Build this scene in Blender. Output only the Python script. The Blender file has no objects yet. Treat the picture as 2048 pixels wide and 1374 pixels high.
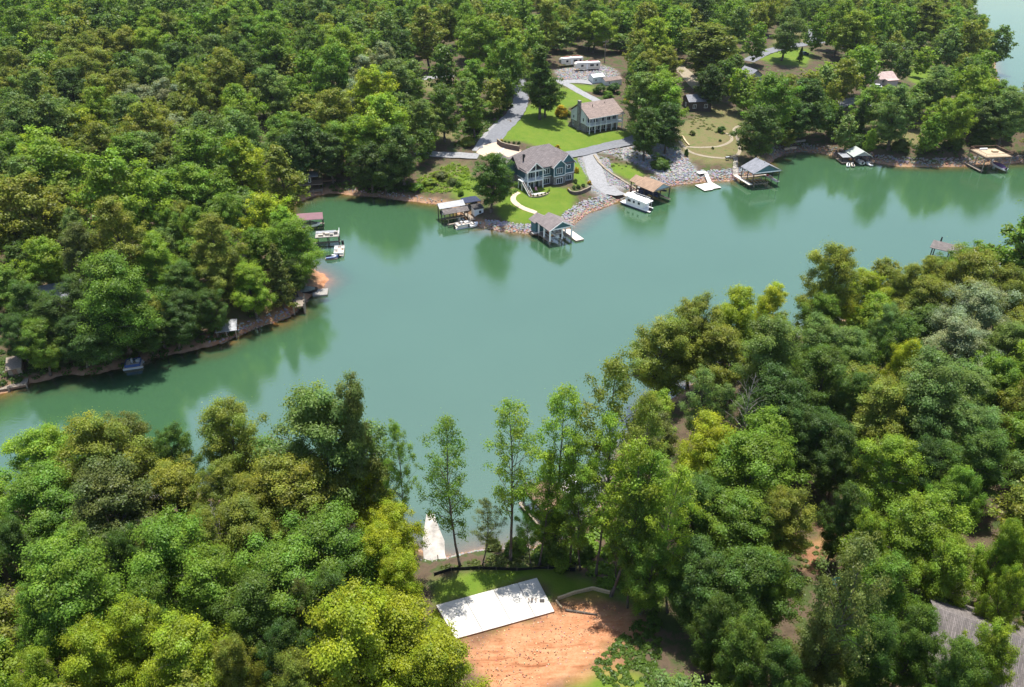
import bpy, math, random
import numpy as np
from mathutils import Vector, Matrix

# ---------------------------------------------------------------- camera, sky, sun, exposure
scene = bpy.context.scene
COL = scene.collection
FPX, PITCH, CAMZ = 1500.0, math.radians(32.0), 80.0      # focal length in pixels of a 2048 wide frame
cam_d = bpy.data.cameras.new('camera')
cam_d.sensor_width = 36.0
cam_d.lens = 36.0 * FPX / 2048.0
cam_d.clip_start = 1.0
cam_d.clip_end = 20000.0
cam = bpy.data.objects.new('camera', cam_d)
cam.location = (0, 0, CAMZ)
cam.rotation_euler = (math.pi / 2 - PITCH, 0, 0)
COL.objects.link(cam)
scene.camera = cam

SUN_EL, SUN_AZ = math.radians(77), math.radians(4)      # azimuth measured from +Y (view direction) towards +X
world = bpy.data.worlds.new('World')
scene.world = world
world.use_nodes = True
wn = world.node_tree.nodes
wl = world.node_tree.links
wn.clear()
w_out = wn.new('ShaderNodeOutputWorld')
w_bg = wn.new('ShaderNodeBackground')
w_sky = wn.new('ShaderNodeTexSky')
w_sky.sky_type = 'NISHITA'
w_sky.sun_disc = False
w_sky.sun_elevation = SUN_EL
w_sky.sun_rotation = SUN_AZ
w_sky.altitude = 250
w_sky.air_density = 1.0
w_sky.dust_density = 1.6
w_sky.ozone_density = 1.0
w_bg.inputs['Strength'].default_value = 0.135
wl.new(w_sky.outputs[0], w_bg.inputs[0])
wl.new(w_bg.outputs[0], w_out.inputs[0])

sun_d = bpy.data.lights.new('sun', 'SUN')
sun_d.energy = 5.0
sun_d.angle = math.radians(0.5)
sun_d.color = (1.0, 0.955, 0.87)
sun = bpy.data.objects.new('sun', sun_d)
sdir = Vector((math.sin(SUN_AZ) * math.cos(SUN_EL), math.cos(SUN_AZ) * math.cos(SUN_EL), math.sin(SUN_EL)))
sun.rotation_euler = sdir.to_track_quat('Z', 'Y').to_euler()
sun.location = (80, 150, 200)
COL.objects.link(sun)

scene.view_settings.view_transform = 'Standard'
scene.view_settings.look = 'None'
scene.view_settings.gamma = 1.0
scene.view_settings.exposure = 0.72
scene.view_settings.use_curve_mapping = False
scene.render.engine = 'CYCLES'
scene.cycles.max_bounces = 7
scene.cycles.diffuse_bounces = 3
scene.cycles.transmission_bounces = 4
scene.cycles.transparent_max_bounces = 8
scene.cycles.use_denoising = True

rnd = random.Random(7)
nrs = np.random.RandomState(11)
#GEO
# ---------------------------------------------------------------- surveying: photo pixels (2048 x 1374) to places on the land
CT, ST = math.cos(PITCH), math.sin(PITCH)

def ray(px, py):
    x, y = (px - 1024.0) / FPX, -(py - 687.0) / FPX
    return np.array([x, CT + y * ST, -ST + y * CT])

def PZ(px, py, z=0.0):
    d = ray(px, py)
    t = (z - CAMZ) / d[2]
    return np.array([d[0] * t, d[1] * t, z])

# shoreline of the lake arm, walked as seen (far bank right to left, cove, left bank, out of frame, near bank)
SHORE = [(2900, 345), (2400, 335), (2048, 325), (2000, 328), (1940, 331), (1860, 334), (1790, 331), (1740, 323), (1690, 316), (1640, 305),
         (1600, 302), (1570, 306), (1545, 318), (1528, 338), (1505, 352), (1460, 361), (1400, 363), (1340, 371), (1300, 380), (1258, 386),
         (1240, 398), (1222, 409), (1180, 422), (1158, 438), (1142, 452), (1118, 463), (1065, 468), (1010, 462), (965, 455), (935, 440),
         (900, 415), (885, 409), (850, 405), (790, 398), (735, 391), (690, 388), (660, 385), (630, 392), (600, 402), (576, 415), (572, 450),
         (590, 500), (612, 530), (640, 546), (656, 560), (642, 575), (604, 604), (592, 625), (560, 640), (520, 652), (480, 668), (430, 690),
         (380, 701), (320, 713), (270, 731), (200, 746), (120, 752), (60, 766), (0, 786), (-300, 850), (-900, 950),
         (-900, 1200), (-200, 1065), (0, 1012), (200, 1002), (400, 996), (550, 1004), (700, 1044), (800, 1084), (870, 1117), (940, 1108), (1010, 1102),
         (1060, 1096), (1130, 1085), (1200, 1020), (1250, 915), (1315, 815), (1440, 738), (1590, 682), (1740, 618), (1900, 585), (2048, 545), (2300, 470), (2900, 440)]
SHORE2 = [(1915, -100), (1935, -20), (1952, 45), (1985, 115), (1993, 165), (2006, 196), (2040, 208), (2150, 205), (2500, 180), (3200, 60), (3200, -170), (1880, -170)]
LAKES = [np.array([PZ(*p)[:2] for p in S]) for S in (SHORE, SHORE2)]

def inside(poly, x, y):
    c = np.zeros(x.shape, bool)
    n = len(poly)
    for i in range(n):
        x1, y1 = poly[i]
        x2, y2 = poly[(i + 1) % n]
        if y1 == y2:
            continue
        c ^= ((y1 > y) != (y2 > y)) & (x < (x2 - x1) * (y - y1) / (y2 - y1) + x1)
    return c

def seg_dist(poly, x, y, closed=True):
    d = np.full(x.shape, 1e9)
    n = len(poly)
    for i in range(n if closed else n - 1):
        x1, y1 = poly[i]
        x2, y2 = poly[(i + 1) % n]
        dx, dy = x2 - x1, y2 - y1
        L = dx * dx + dy * dy + 1e-12
        t = np.clip(((x - x1) * dx + (y - y1) * dy) / L, 0, 1)
        d = np.minimum(d, (x - x1 - t * dx) ** 2 + (y - y1 - t * dy) ** 2)
    return np.sqrt(d)

def wob(x, y):
    return (np.sin(x * .21 + 1.3 * np.sin(y * .13)) * np.cos(y * .17 + .9 * np.sin(x * .11)))

def shore_d(x, y):
    """signed distance to the water's edge, positive on land"""
    s = None
    for L in LAKES:
        d = seg_dist(L, x, y)
        d = np.where(inside(L, x, y), -d, d)
        s = d if s is None else np.minimum(s, d)
    return s + .35 * wob(x * 3.1, y * 3.3) + .15 * wob(x * 9, y * 8)

PADS = []      # (x, y, inner radius, outer radius, z)

def height_d(d, x, y):
    land = 1.35 * (1 - np.exp(-np.maximum(d, 0) / 1.9)) + 22 * (1 - np.exp(-np.maximum(d - .5, 0) / 130)) \
        + np.minimum(np.maximum(d, 0) / 25, 1) * (.55 * wob(x * .35, y * .35) + .12 * wob(x * 1.7 + 3, y * 1.9))
    water = np.maximum(np.where(d > -5, -.02 + .11 * d, -.57 + .3 * (d + 5)), -6)
    h = np.where(d > 0, land, water)
    for (px, py, r0, r1, z) in PADS:
        r = np.hypot(x - px, y - py)
        t = np.clip((r - r0) / (r1 - r0), 0, 1)
        t = t * t * (3 - 2 * t)
        h = np.where(d > -1, z * (1 - t) + h * t, h)
    return h

GX0, GY0, GS = -900.0, 20.0, 3.0
GXN, GYN = 601, 460
_gx, _gy = np.meshgrid(GX0 + GS * np.arange(GXN), GY0 + GS * np.arange(GYN))
DGRID = shore_d(_gx, _gy)
DL = DGRID.tolist()

def sd(x, y):
    fx = min(max((x - GX0) / GS, 0), GXN - 1.001)
    fy = min(max((y - GY0) / GS, 0), GYN - 1.001)
    i, j = int(fx), int(fy)
    u, v = fx - i, fy - j
    return float((DGRID[j, i] * (1 - u) + DGRID[j, i + 1] * u) * (1 - v) + (DGRID[j + 1, i] * (1 - u) + DGRID[j + 1, i + 1] * u) * v)

HGRID = None

def bake_heights():
    global HGRID
    HGRID = height_d(DGRID, _gx, _gy).tolist()

def gz(x, y):
    fx = min(max((x - GX0) / GS, 0), GXN - 1.001)
    fy = min(max((y - GY0) / GS, 0), GYN - 1.001)
    i, j = int(fx), int(fy)
    u, v = fx - i, fy - j
    d = DL[j][i] * (1 - u) * (1 - v) + DL[j][i + 1] * u * (1 - v) + DL[j + 1][i] * (1 - u) * v + DL[j + 1][i + 1] * u * v
    if abs(d) < 6:                       # near the water's edge: exact profile
        return float(height_d(np.array(d), np.array(x), np.array(y)))
    a, b = HGRID[j], HGRID[j + 1]
    return a[i] * (1 - u) * (1 - v) + a[i + 1] * u * (1 - v) + b[i] * (1 - u) * v + b[i + 1] * u * v

bake_heights()

def P(px, py, up=0.0, water=True):
    """where the sight line through a pixel meets the land (raised by up)"""
    d = ray(px, py)
    t, step = 30.0, 4.0
    prev = t
    while t < 2500:
        x, y, z = d * t
        z += CAMZ
        g = gz(x, y)
        if water:
            g = max(g, 0.0)
        if z <= g + up:
            break
        prev = t
        t += step * (1 + t / 250)
    lo, hi = prev, t
    for _ in range(24):
        m = (lo + hi) / 2
        x, y, z = d * m
        g = gz(x, y)
        if water:
            g = max(g, 0.0)
        if z + CAMZ <= g + up:
            hi = m
        else:
            lo = m
    x, y, z = d * hi
    return np.array([x, y, z + CAMZ - up])

def ZM(ox, oy, s, pts):
    return [(ox + a / s, oy + b / s) for a, b in pts]

Z1 = lambda pts: ZM(800, 60, 3.122, pts)
Z2 = lambda pts: ZM(1150, 60, 3.616, pts)
Z3 = lambda pts: ZM(1548, 0, 3.436, pts)
Z6 = lambda pts: ZM(820, 900, 2.898, pts)
#ENDGEO
# ---------------------------------------------------------------- materials
MATS = {}

def mat(name, col, rough=.8, var=.18, scale=3.0, col2=None, bump=0.0, spec=.3, metal=0.0, bscale=None, detail=4):
    if name in MATS:
        return MATS[name]
    m = bpy.data.materials.new(name)
    m.use_nodes = True
    nt = m.node_tree
    b = nt.nodes['Principled BSDF']
    b.inputs['Roughness'].default_value = rough
    b.inputs['Specular IOR Level'].default_value = spec
    b.inputs['Metallic'].default_value = metal
    tc = nt.nodes.new('ShaderNodeTexCoord')
    nz = nt.nodes.new('ShaderNodeTexNoise')
    nz.inputs['Scale'].default_value = scale
    nz.inputs['Detail'].default_value = detail
    nz.inputs['Roughness'].default_value = .65
    nt.links.new(tc.outputs['Object'], nz.inputs['Vector'])
    cr = nt.nodes.new('ShaderNodeValToRGB')
    c2 = col2 or tuple(min(1, c * (1 + var)) for c in col)
    c1 = tuple(c * (1 - var) for c in col)
    cr.color_ramp.elements[0].position = .3
    cr.color_ramp.elements[1].position = .7
    cr.color_ramp.elements[0].color = (*c1, 1)
    cr.color_ramp.elements[1].color = (*c2, 1)
    nt.links.new(nz.outputs['Fac'], cr.inputs['Fac'])
    nt.links.new(cr.outputs['Color'], b.inputs['Base Color'])
    if bump:
        bp = nt.nodes.new('ShaderNodeBump')
        bp.inputs['Strength'].default_value = bump
        bp.inputs['Distance'].default_value = .05
        n2 = nt.nodes.new('ShaderNodeTexNoise')
        n2.inputs['Scale'].default_value = bscale or scale * 3
        n2.inputs['Detail'].default_value = 5
        nt.links.new(tc.outputs['Object'], n2.inputs['Vector'])
        nt.links.new(n2.outputs['Fac'], bp.inputs['Height'])
        nt.links.new(bp.outputs['Normal'], b.inputs['Normal'])
    MATS[name] = m
    return m

def lined(name, col, col2, axis='Z', pitch=.2, rough=.8, mortar=.12, var=.2, spec=.3, rows=False, bump=.4):
    """courses of shingles, siding or boards as fine relief and tone"""
    if name in MATS:
        return MATS[name]
    m = bpy.data.materials.new(name)
    m.use_nodes = True
    nt = m.node_tree
    b = nt.nodes['Principled BSDF']
    b.inputs['Roughness'].default_value = rough
    b.inputs['Specular IOR Level'].default_value = spec
    tc = nt.nodes.new('ShaderNodeTexCoord')
    br = nt.nodes.new('ShaderNodeTexBrick')
    mp = nt.nodes.new('ShaderNodeMapping')
    if axis == 'Z':
        mp.inputs['Rotation'].default_value = (math.pi / 2, 0, 0)
    elif axis == 'X':
        mp.inputs['Rotation'].default_value = (0, 0, math.pi / 2)
    nt.links.new(tc.outputs['Object'], mp.inputs['Vector'])
    nt.links.new(mp.outputs['Vector'], br.inputs['Vector'])
    br.inputs['Scale'].default_value = 1.0
    br.inputs['Brick Width'].default_value = pitch * 4 if rows else 6.0
    br.inputs['Row Height'].default_value = pitch
    br.inputs['Mortar Size'].default_value = pitch * mortar
    br.inputs['Color1'].default_value = (*[c * (1 - var) for c in col], 1)
    br.inputs['Color2'].default_value = (*[min(1, c * (1 + var)) for c in col], 1)
    br.inputs['Mortar'].default_value = (*col2, 1)
    nz = nt.nodes.new('ShaderNodeTexNoise')
    nz.inputs['Scale'].default_value = .9
    nz.inputs['Detail'].default_value = 5
    nt.links.new(tc.outputs['Object'], nz.inputs['Vector'])
    mx = nt.nodes.new('ShaderNodeMix')
    mx.data_type = 'RGBA'
    mx.blend_type = 'MULTIPLY'
    mx.inputs['Factor'].default_value = .6
    cr = nt.nodes.new('ShaderNodeValToRGB')
    cr.color_ramp.elements[0].position = .25
    cr.color_ramp.elements[0].color = (.62, .62, .62, 1)
    cr.color_ramp.elements[1].position = .75
    cr.color_ramp.elements[1].color = (1.15, 1.12, 1.1, 1)
    nt.links.new(nz.outputs['Fac'], cr.inputs['Fac'])
    nt.links.new(br.outputs['Color'], mx.inputs[6])
    nt.links.new(cr.outputs['Color'], mx.inputs[7])
    nt.links.new(mx.outputs[2], b.inputs['Base Color'])
    bp = nt.nodes.new('ShaderNodeBump')
    bp.inputs['Strength'].default_value = bump
    bp.inputs['Distance'].default_value = .03
    bp.invert = True
    nt.links.new(br.outputs['Fac'], bp.inputs['Height'])
    nt.links.new(bp.outputs['Normal'], b.inputs['Normal'])
    MATS[name] = m
    return m

m_white = mat('white paint', (.78, .79, .78), .6, .06, 1.5)
m_trim = mat('white trim', (.80, .81, .80), .55, .04, 2)
m_teal = lined('teal siding', (.075, .155, .185), (.03, .07, .09), 'Z', .18, .75, .12, .06)
m_tealg = mat('teal gable boards', (.06, .15, .17), .7, .12, 2)
m_stone = mat('stacked stone', (.24, .22, .20), .9, .45, 2.2, bump=.8, bscale=6)
m_wall = lined('white siding', (.82, .83, .82), (.60, .62, .63), 'Z', .2, .7, .1, .04)
m_shing = lined('grey brown shingles', (.235, .205, .20), (.10, .085, .085), 'Y', .26, .9, .14, .16, rows=True)
m_shing2 = lined('tan brown shingles', (.30, .235, .205), (.13, .10, .09), 'Y', .26, .9, .14, .14, rows=True)
m_shing3 = lined('grey shingles', (.26, .27, .30), (.12, .125, .14), 'Y', .24, .9, .14, .12, rows=True)
m_shing4 = lined('orange tan shingles', (.36, .25, .17), (.17, .11, .08), 'Y', .26, .9, .14, .14, rows=True)
m_shing5 = lined('brown shingles', (.175, .155, .148), (.10, .088, .084), 'Y', .15, .9, .12, .26, rows=True)
m_metal = mat('galvanised roof', (.27, .28, .30), .55, .25, 1.2, spec=.4, metal=.2)
m_redmet = mat('dusty red metal roof', (.17, .085, .10), .55, .12, 1.0)
m_wood = mat('weathered wood', (.24, .20, .16), .85, .35, 5, bump=.3)
m_wood2 = mat('brown deck wood', (.20, .125, .085), .85, .3, 5, bump=.3)
m_fresh = mat('new pine boards', (.52, .40, .25), .8, .18, 4)
m_dock = mat('pale dock boards', (.60, .55, .48), .8, .16, 5)
m_pale = mat('bleached dock boards', (.58, .56, .52), .8, .14, 5)
m_dockshade = mat('shade-darkened dock boards', (.30, .28, .26), .85, .3, 5)  # dock boards darkened: the left bank's shade is put into the colour
m_dark = mat('dark stained wood', (.05, .045, .042), .8, .3, 4)
m_glass = mat('window glass', (.025, .035, .045), .08, .1, 1, spec=.8)
m_black = mat('black plastic', (.02, .02, .022), .5, .2, 3)
m_conc = mat('fresh concrete', (.52, .50, .465), .8, .2, .5, bump=.15, detail=9)
m_concw = mat('weathered concrete', (.34, .315, .285), .85, .4, .7, bump=.3, detail=7)
m_tan = mat('tan concrete', (.52, .40, .30), .85, .1, 1.2)
m_gravel = mat('grey gravel', (.25, .25, .255), .95, .22, 1.6, bump=.5, bscale=14)
m_asph = mat('worn asphalt', (.165, .17, .185), .95, .16, 1.2, bump=.4, bscale=14)
m_sandp = mat('sandy path', (.265, .225, .165), .95, .18, 1.5, bump=.4, bscale=10)
m_block = lined('brown block', (.16, .125, .11), (.07, .055, .05), 'Z', .2, .9, .12, .2, rows=True)
m_blue = mat('blue hull', (.04, .09, .26), .35, .1, 2, spec=.6)
m_hull = mat('white gelcoat', (.75, .75, .74), .3, .05, 1.5, spec=.6)
m_alu = mat('aluminium', (.55, .56, .58), .4, .1, 2, metal=.6)
m_seat = mat('tan vinyl', (.55, .48, .40), .6, .1, 3)
m_tarp = mat('grey green tarp', (.16, .19, .17), .8, .25, 3)
m_navy = mat('navy canvas', (.03, .04, .08), .8, .25, 3)
m_cream = mat('cream caravan skin', (.70, .66, .58), .45, .05, 1)
m_red = mat('red trim paint', (.45, .04, .05), .5, .1, 2)
m_tyre = mat('tyre rubber', (.02, .02, .02), .9, .2, 4)
m_rust = mat('rusty steel', (.16, .075, .045), .9, .4, 4)
m_mulch = mat('red mulch', (.20, .075, .055), .95, .3, 4)
m_pole = mat('pole wood', (.20, .17, .14), .9, .25, 3)
m_fabric = mat('silt fence fabric', (.015, .015, .017), .7, .2, 3)

def leaf_material(name, far=False):
    m = bpy.data.materials.new(name)
    m.use_nodes = True
    nt = m.node_tree
    nt.nodes.clear()
    N = nt.nodes.new
    out = N('ShaderNodeOutputMaterial')
    oi = N('ShaderNodeObjectInfo')
    at = N('ShaderNodeAttribute')
    at.attribute_name = 'tint'
    mul = N('ShaderNodeMix')
    mul.data_type = 'RGBA'
    mul.blend_type = 'MULTIPLY'
    mul.inputs['Factor'].default_value = 1
    if far:
        cr = N('ShaderNodeValToRGB')
        pal = [C_LEAF[k] for k in 'gobdgoygdob']
        e = cr.color_ramp.elements
        cr.color_ramp.interpolation = 'CONSTANT'
        while len(e) < len(pal):
            e.new(.5)
        for i, c in enumerate(pal):
            e[i].position = i / len(pal)
            e[i].color = (*c, 1)
        nt.links.new(oi.outputs['Random'], cr.inputs['Fac'])
        nt.links.new(cr.outputs['Color'], mul.inputs[6])
    else:
        nt.links.new(oi.outputs['Color'], mul.inputs[6])
    nt.links.new(at.outputs['Color'], mul.inputs[7])
    df = N('ShaderNodeBsdfDiffuse')
    tr = N('ShaderNodeBsdfTranslucent')
    gl = N('ShaderNodeBsdfGlossy')
    gl.inputs['Roughness'].default_value = .45
    gl.inputs['Color'].default_value = (.9, .95, 1, 1)
    warm = N('ShaderNodeMix')
    warm.data_type = 'RGBA'
    warm.blend_type = 'MULTIPLY'
    warm.inputs['Factor'].default_value = 1
    warm.inputs[7].default_value = (1.35, 1.45, .6, 1)
    nt.links.new(mul.outputs[2], warm.inputs[6])
    nt.links.new(mul.outputs[2], df.inputs['Color'])
    nt.links.new(warm.outputs[2], tr.inputs['Color'])
    m1 = N('ShaderNodeMixShader')
    m1.inputs[0].default_value = .45
    nt.links.new(df.outputs[0], m1.inputs[1])
    nt.links.new(tr.outputs[0], m1.inputs[2])
    m2 = N('ShaderNodeMixShader')
    m2.inputs[0].default_value = .012
    nt.links.new(m1.outputs[0], m2.inputs[1])
    nt.links.new(gl.outputs[0], m2.inputs[2])
    nt.links.new(m2.outputs[0], out.inputs[0])
    return m

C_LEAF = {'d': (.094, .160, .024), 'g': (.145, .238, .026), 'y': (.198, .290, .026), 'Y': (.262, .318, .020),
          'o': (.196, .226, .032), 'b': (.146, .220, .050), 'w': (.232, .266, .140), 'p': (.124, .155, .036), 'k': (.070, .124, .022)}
C_WORD = {'d': 'dark green', 'g': 'mid green', 'y': 'light green', 'Y': 'bright yellow-green', 'o': 'olive green', 'b': 'blue-green',
          'w': 'pale grey-green', 'p': 'dull olive', 'k': 'very dark green'}
m_leaf = leaf_material('leaf')
m_leaf_far = leaf_material('far leaf', True)
m_bark = mat('bark', (.115, .095, .078), .95, .35, 3, bump=.6, bscale=9)

# ---------------------------------------------------------------- mesh helpers
class MB:
    def __init__(s):
        s.v, s.f = [], []

    def add(s, vs, fs):
        k = len(s.v)
        s.v += [tuple(map(float, p)) for p in vs]
        s.f += [tuple(i + k for i in f) for f in fs]
        return s

    def box(s, x0, x1, y0, y1, z0, z1):
        return s.hexa([(x0, y0, z0), (x1, y0, z0), (x1, y1, z0), (x0, y1, z0)], [(x0, y0, z1), (x1, y0, z1), (x1, y1, z1), (x0, y1, z1)])

    def hexa(s, lo, hi):
        n = len(lo)
        fs = [tuple(range(n - 1, -1, -1)), tuple(range(n, 2 * n))] + [(i, (i + 1) % n, n + (i + 1) % n, n + i) for i in range(n)]
        return s.add(list(lo) + list(hi), fs)

    def prism(s, pts, z0, z1):
        return s.hexa([(x, y, z0) for x, y in pts], [(x, y, z1) for x, y in pts])

    def ext_y(s, prof, y0, y1):
        return s.hexa([(x, y0, z) for x, z in prof], [(x, y1, z) for x, z in prof])

    def ext_x(s, prof, x0, x1):
        return s.hexa([(x0, y, z) for y, z in prof], [(x1, y, z) for y, z in prof])

    def tube(s, p0, p1, r0, r1=None, n=6):
        r1 = r0 if r1 is None else r1
        p0, p1 = Vector(p0), Vector(p1)
        d = (p1 - p0)
        if d.length < 1e-6:
            return s
        q = d.to_track_quat('Z', 'Y')
        lo = [p0 + q @ Vector((r0 * math.cos(a), r0 * math.sin(a), 0)) for a in [2 * math.pi * i / n for i in range(n)]]
        hi = [p1 + q @ Vector((r1 * math.cos(a), r1 * math.sin(a), 0)) for a in [2 * math.pi * i / n for i in range(n)]]
        return s.hexa(lo, hi)

    def loft(s, rings):
        n = len(rings[0])
        vs = [p for r in rings for p in r]
        fs = []
        for k in range(len(rings) - 1):
            for i in range(n):
                fs.append((k * n + i, k * n + (i + 1) % n, (k + 1) * n + (i + 1) % n, (k + 1) * n + i))
        fs.append(tuple(range(n - 1, -1, -1)))
        fs.append(tuple(range((len(rings) - 1) * n, len(rings) * n)))
        return s.add(vs, fs)

    def slab_roof(s, a, b, c, d, t):
        """one sloping roof slab from four corners (seen from above, counterclockwise)"""
        lo = [(p[0], p[1], p[2] - t) for p in (a, b, c, d)]
        return s.hexa(lo, [a, b, c, d])

    def gable_y(s, x0, x1, y0, y1, ze, zr, o=.35, oy=.35, t=.14):
        xm = (x0 + x1) / 2
        k = (zr - ze) / (xm - x0)
        zl = ze - o * k
        s.slab_roof((x0 - o, y0 - oy, zl), (xm - .004, y0 - oy, zr), (xm - .004, y1 + oy, zr), (x0 - o, y1 + oy, zl), t)
        s.slab_roof((xm + .004, y0 - oy, zr), (x1 + o, y0 - oy, zl), (x1 + o, y1 + oy, zl), (xm + .004, y1 + oy, zr), t)
        return s

    def gable_x(s, x0, x1, y0, y1, ze, zr, o=.35, ox=.35, t=.14):
        ym = (y0 + y1) / 2
        k = (zr - ze) / (ym - y0)
        zl = ze - o * k
        s.slab_roof((x0 - ox, y0 - o, zl), (x1 + ox, y0 - o, zl), (x1 + ox, ym - .004, zr), (x0 - ox, ym - .004, zr), t)
        s.slab_roof((x0 - ox, ym + .004, zr), (x1 + ox, ym + .004, zr), (x1 + ox, y1 + o, zl), (x0 - ox, y1 + o, zl), t)
        return s

    def hip(s, x0, x1, y0, y1, ze, zr, o=.4, rx=None, t=.15):
        """hip roof with its ridge along x from rx[0] to rx[1]"""
        ym = (y0 + y1) / 2
        x0, x1, y0, y1 = x0 - o, x1 + o, y0 - o, y1 + o
        r0, r1 = rx
        top = [(x0, y0, ze), (x1, y0, ze), (x1, y1, ze), (x0, y1, ze), (r0, ym, zr), (r1, ym, zr)]
        bot = [(x, y, z - t) for x, y, z in top[:4]]
        return s.add(top + bot, [(0, 1, 5, 4), (1, 2, 5), (2, 3, 4, 5), (3, 0, 4), (0, 6, 7, 1), (1, 7, 8, 2), (2, 8, 9, 3), (3, 9, 6, 0), (9, 8, 7, 6)])

    def build(s, name, m, parent=None, smooth=False):
        me = bpy.data.meshes.new(name)
        me.from_pydata(s.v, [], s.f)
        me.materials.append(m)
        if smooth:
            me.polygons.foreach_set('use_smooth', [True] * len(me.polygons))
        me.update()
        o = bpy.data.objects.new(name, me)
        COL.objects.link(o)
        if parent is not None:
            o.parent = parent
        return o

def thing(name, label, cat, loc=(0, 0, 0), rotz=0.0, group=None):
    o = bpy.data.objects.new(name, None)
    o.empty_display_size = .5
    COL.objects.link(o)
    o.location = tuple(map(float, loc))
    o.rotation_euler = (0, 0, rotz)
    o['label'] = label
    o['category'] = cat
    if group:
        o['group'] = group
    return o

def tag(o, label, cat, group=None):
    o['label'] = label
    o['category'] = cat
    if group:
        o['group'] = group
    return o

def struct(o, kind='structure', label=None):
    o['kind'] = kind
    if label:
        o['label'] = label
    return o

def copy_tree(o, parent=None):
    c = o.copy()
    COL.objects.link(c)
    if parent is not None:
        c.parent = parent
    for ch in list(o.children):
        copy_tree(ch, c)
    return c

def window(par, face, a, z, w, h, pos, panes=2, rows=1, fr=.1, m=None):
    """face F/B: wall plane y=pos, a = x centre; face L/R: wall plane x=pos, a = y centre; frame proud of the wall, glass set in it"""
    sgn = -1 if face in 'FL' else 1
    f, g = MB(), MB()

    def bx(mb, a0, a1, z0, z1, d0, d1):
        p0, p1 = sorted((pos + sgn * d0, pos + sgn * d1))
        if face in 'FB':
            mb.box(a0, a1, p0, p1, z0, z1)
        else:
            mb.box(p0, p1, a0, a1, z0, z1)
    a0, a1 = a - w / 2, a + w / 2
    bx(f, a0 - fr, a0, z - fr, z + h + fr, -.02, .07)
    bx(f, a1, a1 + fr, z - fr, z + h + fr, -.02, .07)
    bx(f, a0, a1, z - fr, z, -.02, .068)
    bx(f, a0, a1, z + h, z + h + fr, -.02, .068)
    for i in range(1, panes):
        c = a0 + w * i / panes
        bx(f, c - .045, c + .045, z, z + h, -.02, .055)
    for i in range(1, rows):
        c = z + h * i / rows
        bx(f, a0, a1, c - .03, c + .03, -.02, .045)
    o = f.build('window', m or m_trim, par)
    for i in range(panes):
        g = MB()
        bx(g, a0 + w * i / panes + .002, a0 + w * (i + 1) / panes - .002, z + .002, z + h - .002, -.02, .025)
        g.build('pane', m_glass, o)
    return o

def rail_parts(par, pts, z0, h=1.0, m=None, post=.05, bal=.35, name='railing'):
    """handrail, bottom rail and balusters along a broken line"""
    mb = MB()
    for (a, b) in zip(pts[:-1], pts[1:]):
        a3, b3 = Vector((a[0], a[1], z0)), Vector((b[0], b[1], z0))
        L = (b3 - a3).length
        mb.tube(a3 + Vector((0, 0, h)), b3 + Vector((0, 0, h)), post, n=4)
        mb.tube(a3 + Vector((0, 0, .12)), b3 + Vector((0, 0, .12)), post * .7, n=4)
        n = max(1, int(L / bal))
        for i in range(n + 1):
            p = a3.lerp(b3, i / n)
            big = i in (0, n)
            mb.tube(p, p + Vector((0, 0, h)), post * (1.1 if big else .5), n=4)
    return mb.build(name, m or m_trim, par)

def yaw_of(a, b):
    return math.atan2(b[1] - a[1], b[0] - a[0])
# ---------------------------------------------------------------- land
def pad(px, py, r0, r1, dz=0.0):
    c = P(px, py)
    PADS.append((c[0], c[1], r0, r1, c[2] + dz))
    return c

_pads = [(P(1085, 352), 9, 17), (P(1190, 252), 8, 16), (P(990, 1216), 8, 13), (P(1165, 143), 10, 20)]
for c, r0, r1 in _pads:
    PADS.append((c[0], c[1], r0, r1, float(c[2])))

bake_heights()

def wpoly(pts):
    return np.array([P(*p)[:2] for p in pts])

LAWNS = [wpoly(p) for p in (
    Z1([(620, 1060), (690, 990), (900, 985), (1050, 985), (1075, 1000), (1090, 1040), (1085, 1120), (1010, 1170), (900, 1195), (820, 1215), (680, 1205), (610, 1150)]),
    Z1([(1060, 795), (1115, 790), (1180, 930), (1160, 965), (1090, 975), (1075, 860)]),
    Z1([(600, 690), (640, 640), (720, 560), (800, 470), (860, 420), (960, 440), (985, 350), (1070, 365), (1230, 455), (1040, 480), (1040, 570), (1150, 650), (1380, 630), (1500, 630), (1440, 695), (1150, 760), (1030, 775), (900, 745), (780, 700)]),
    Z1([(330, 930), (420, 890), (520, 960), (480, 1050), (380, 1060), (320, 1010)]),
    Z1([(1050, 335), (1200, 345), (1210, 390), (1130, 375)]),
    Z2([(210, 960), (400, 970), (490, 1040), (440, 1120), (330, 1060), (240, 1010)]),
    Z2([(1310, 140), (1640, 130), (1740, 180), (1660, 265), (1440, 245), (1310, 200)]),
    Z3([(930, 460), (1110, 480), (1150, 540), (1040, 600), (930, 560)]),
    Z6([(130, 750), (300, 705), (500, 690), (860, 700), (1100, 780), (1449, 860), (1449, 920), (1100, 860), (850, 850), (735, 742), (150, 895)]),
    Z6([(880, 1374), (1130, 1250), (1300, 1290), (1380, 1374), (1300, 1500), (900, 1500)]),
    [(1640, 1250), (1720, 1180), (1760, 1290), (1700, 1374), (1640, 1374)],
)]
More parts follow.
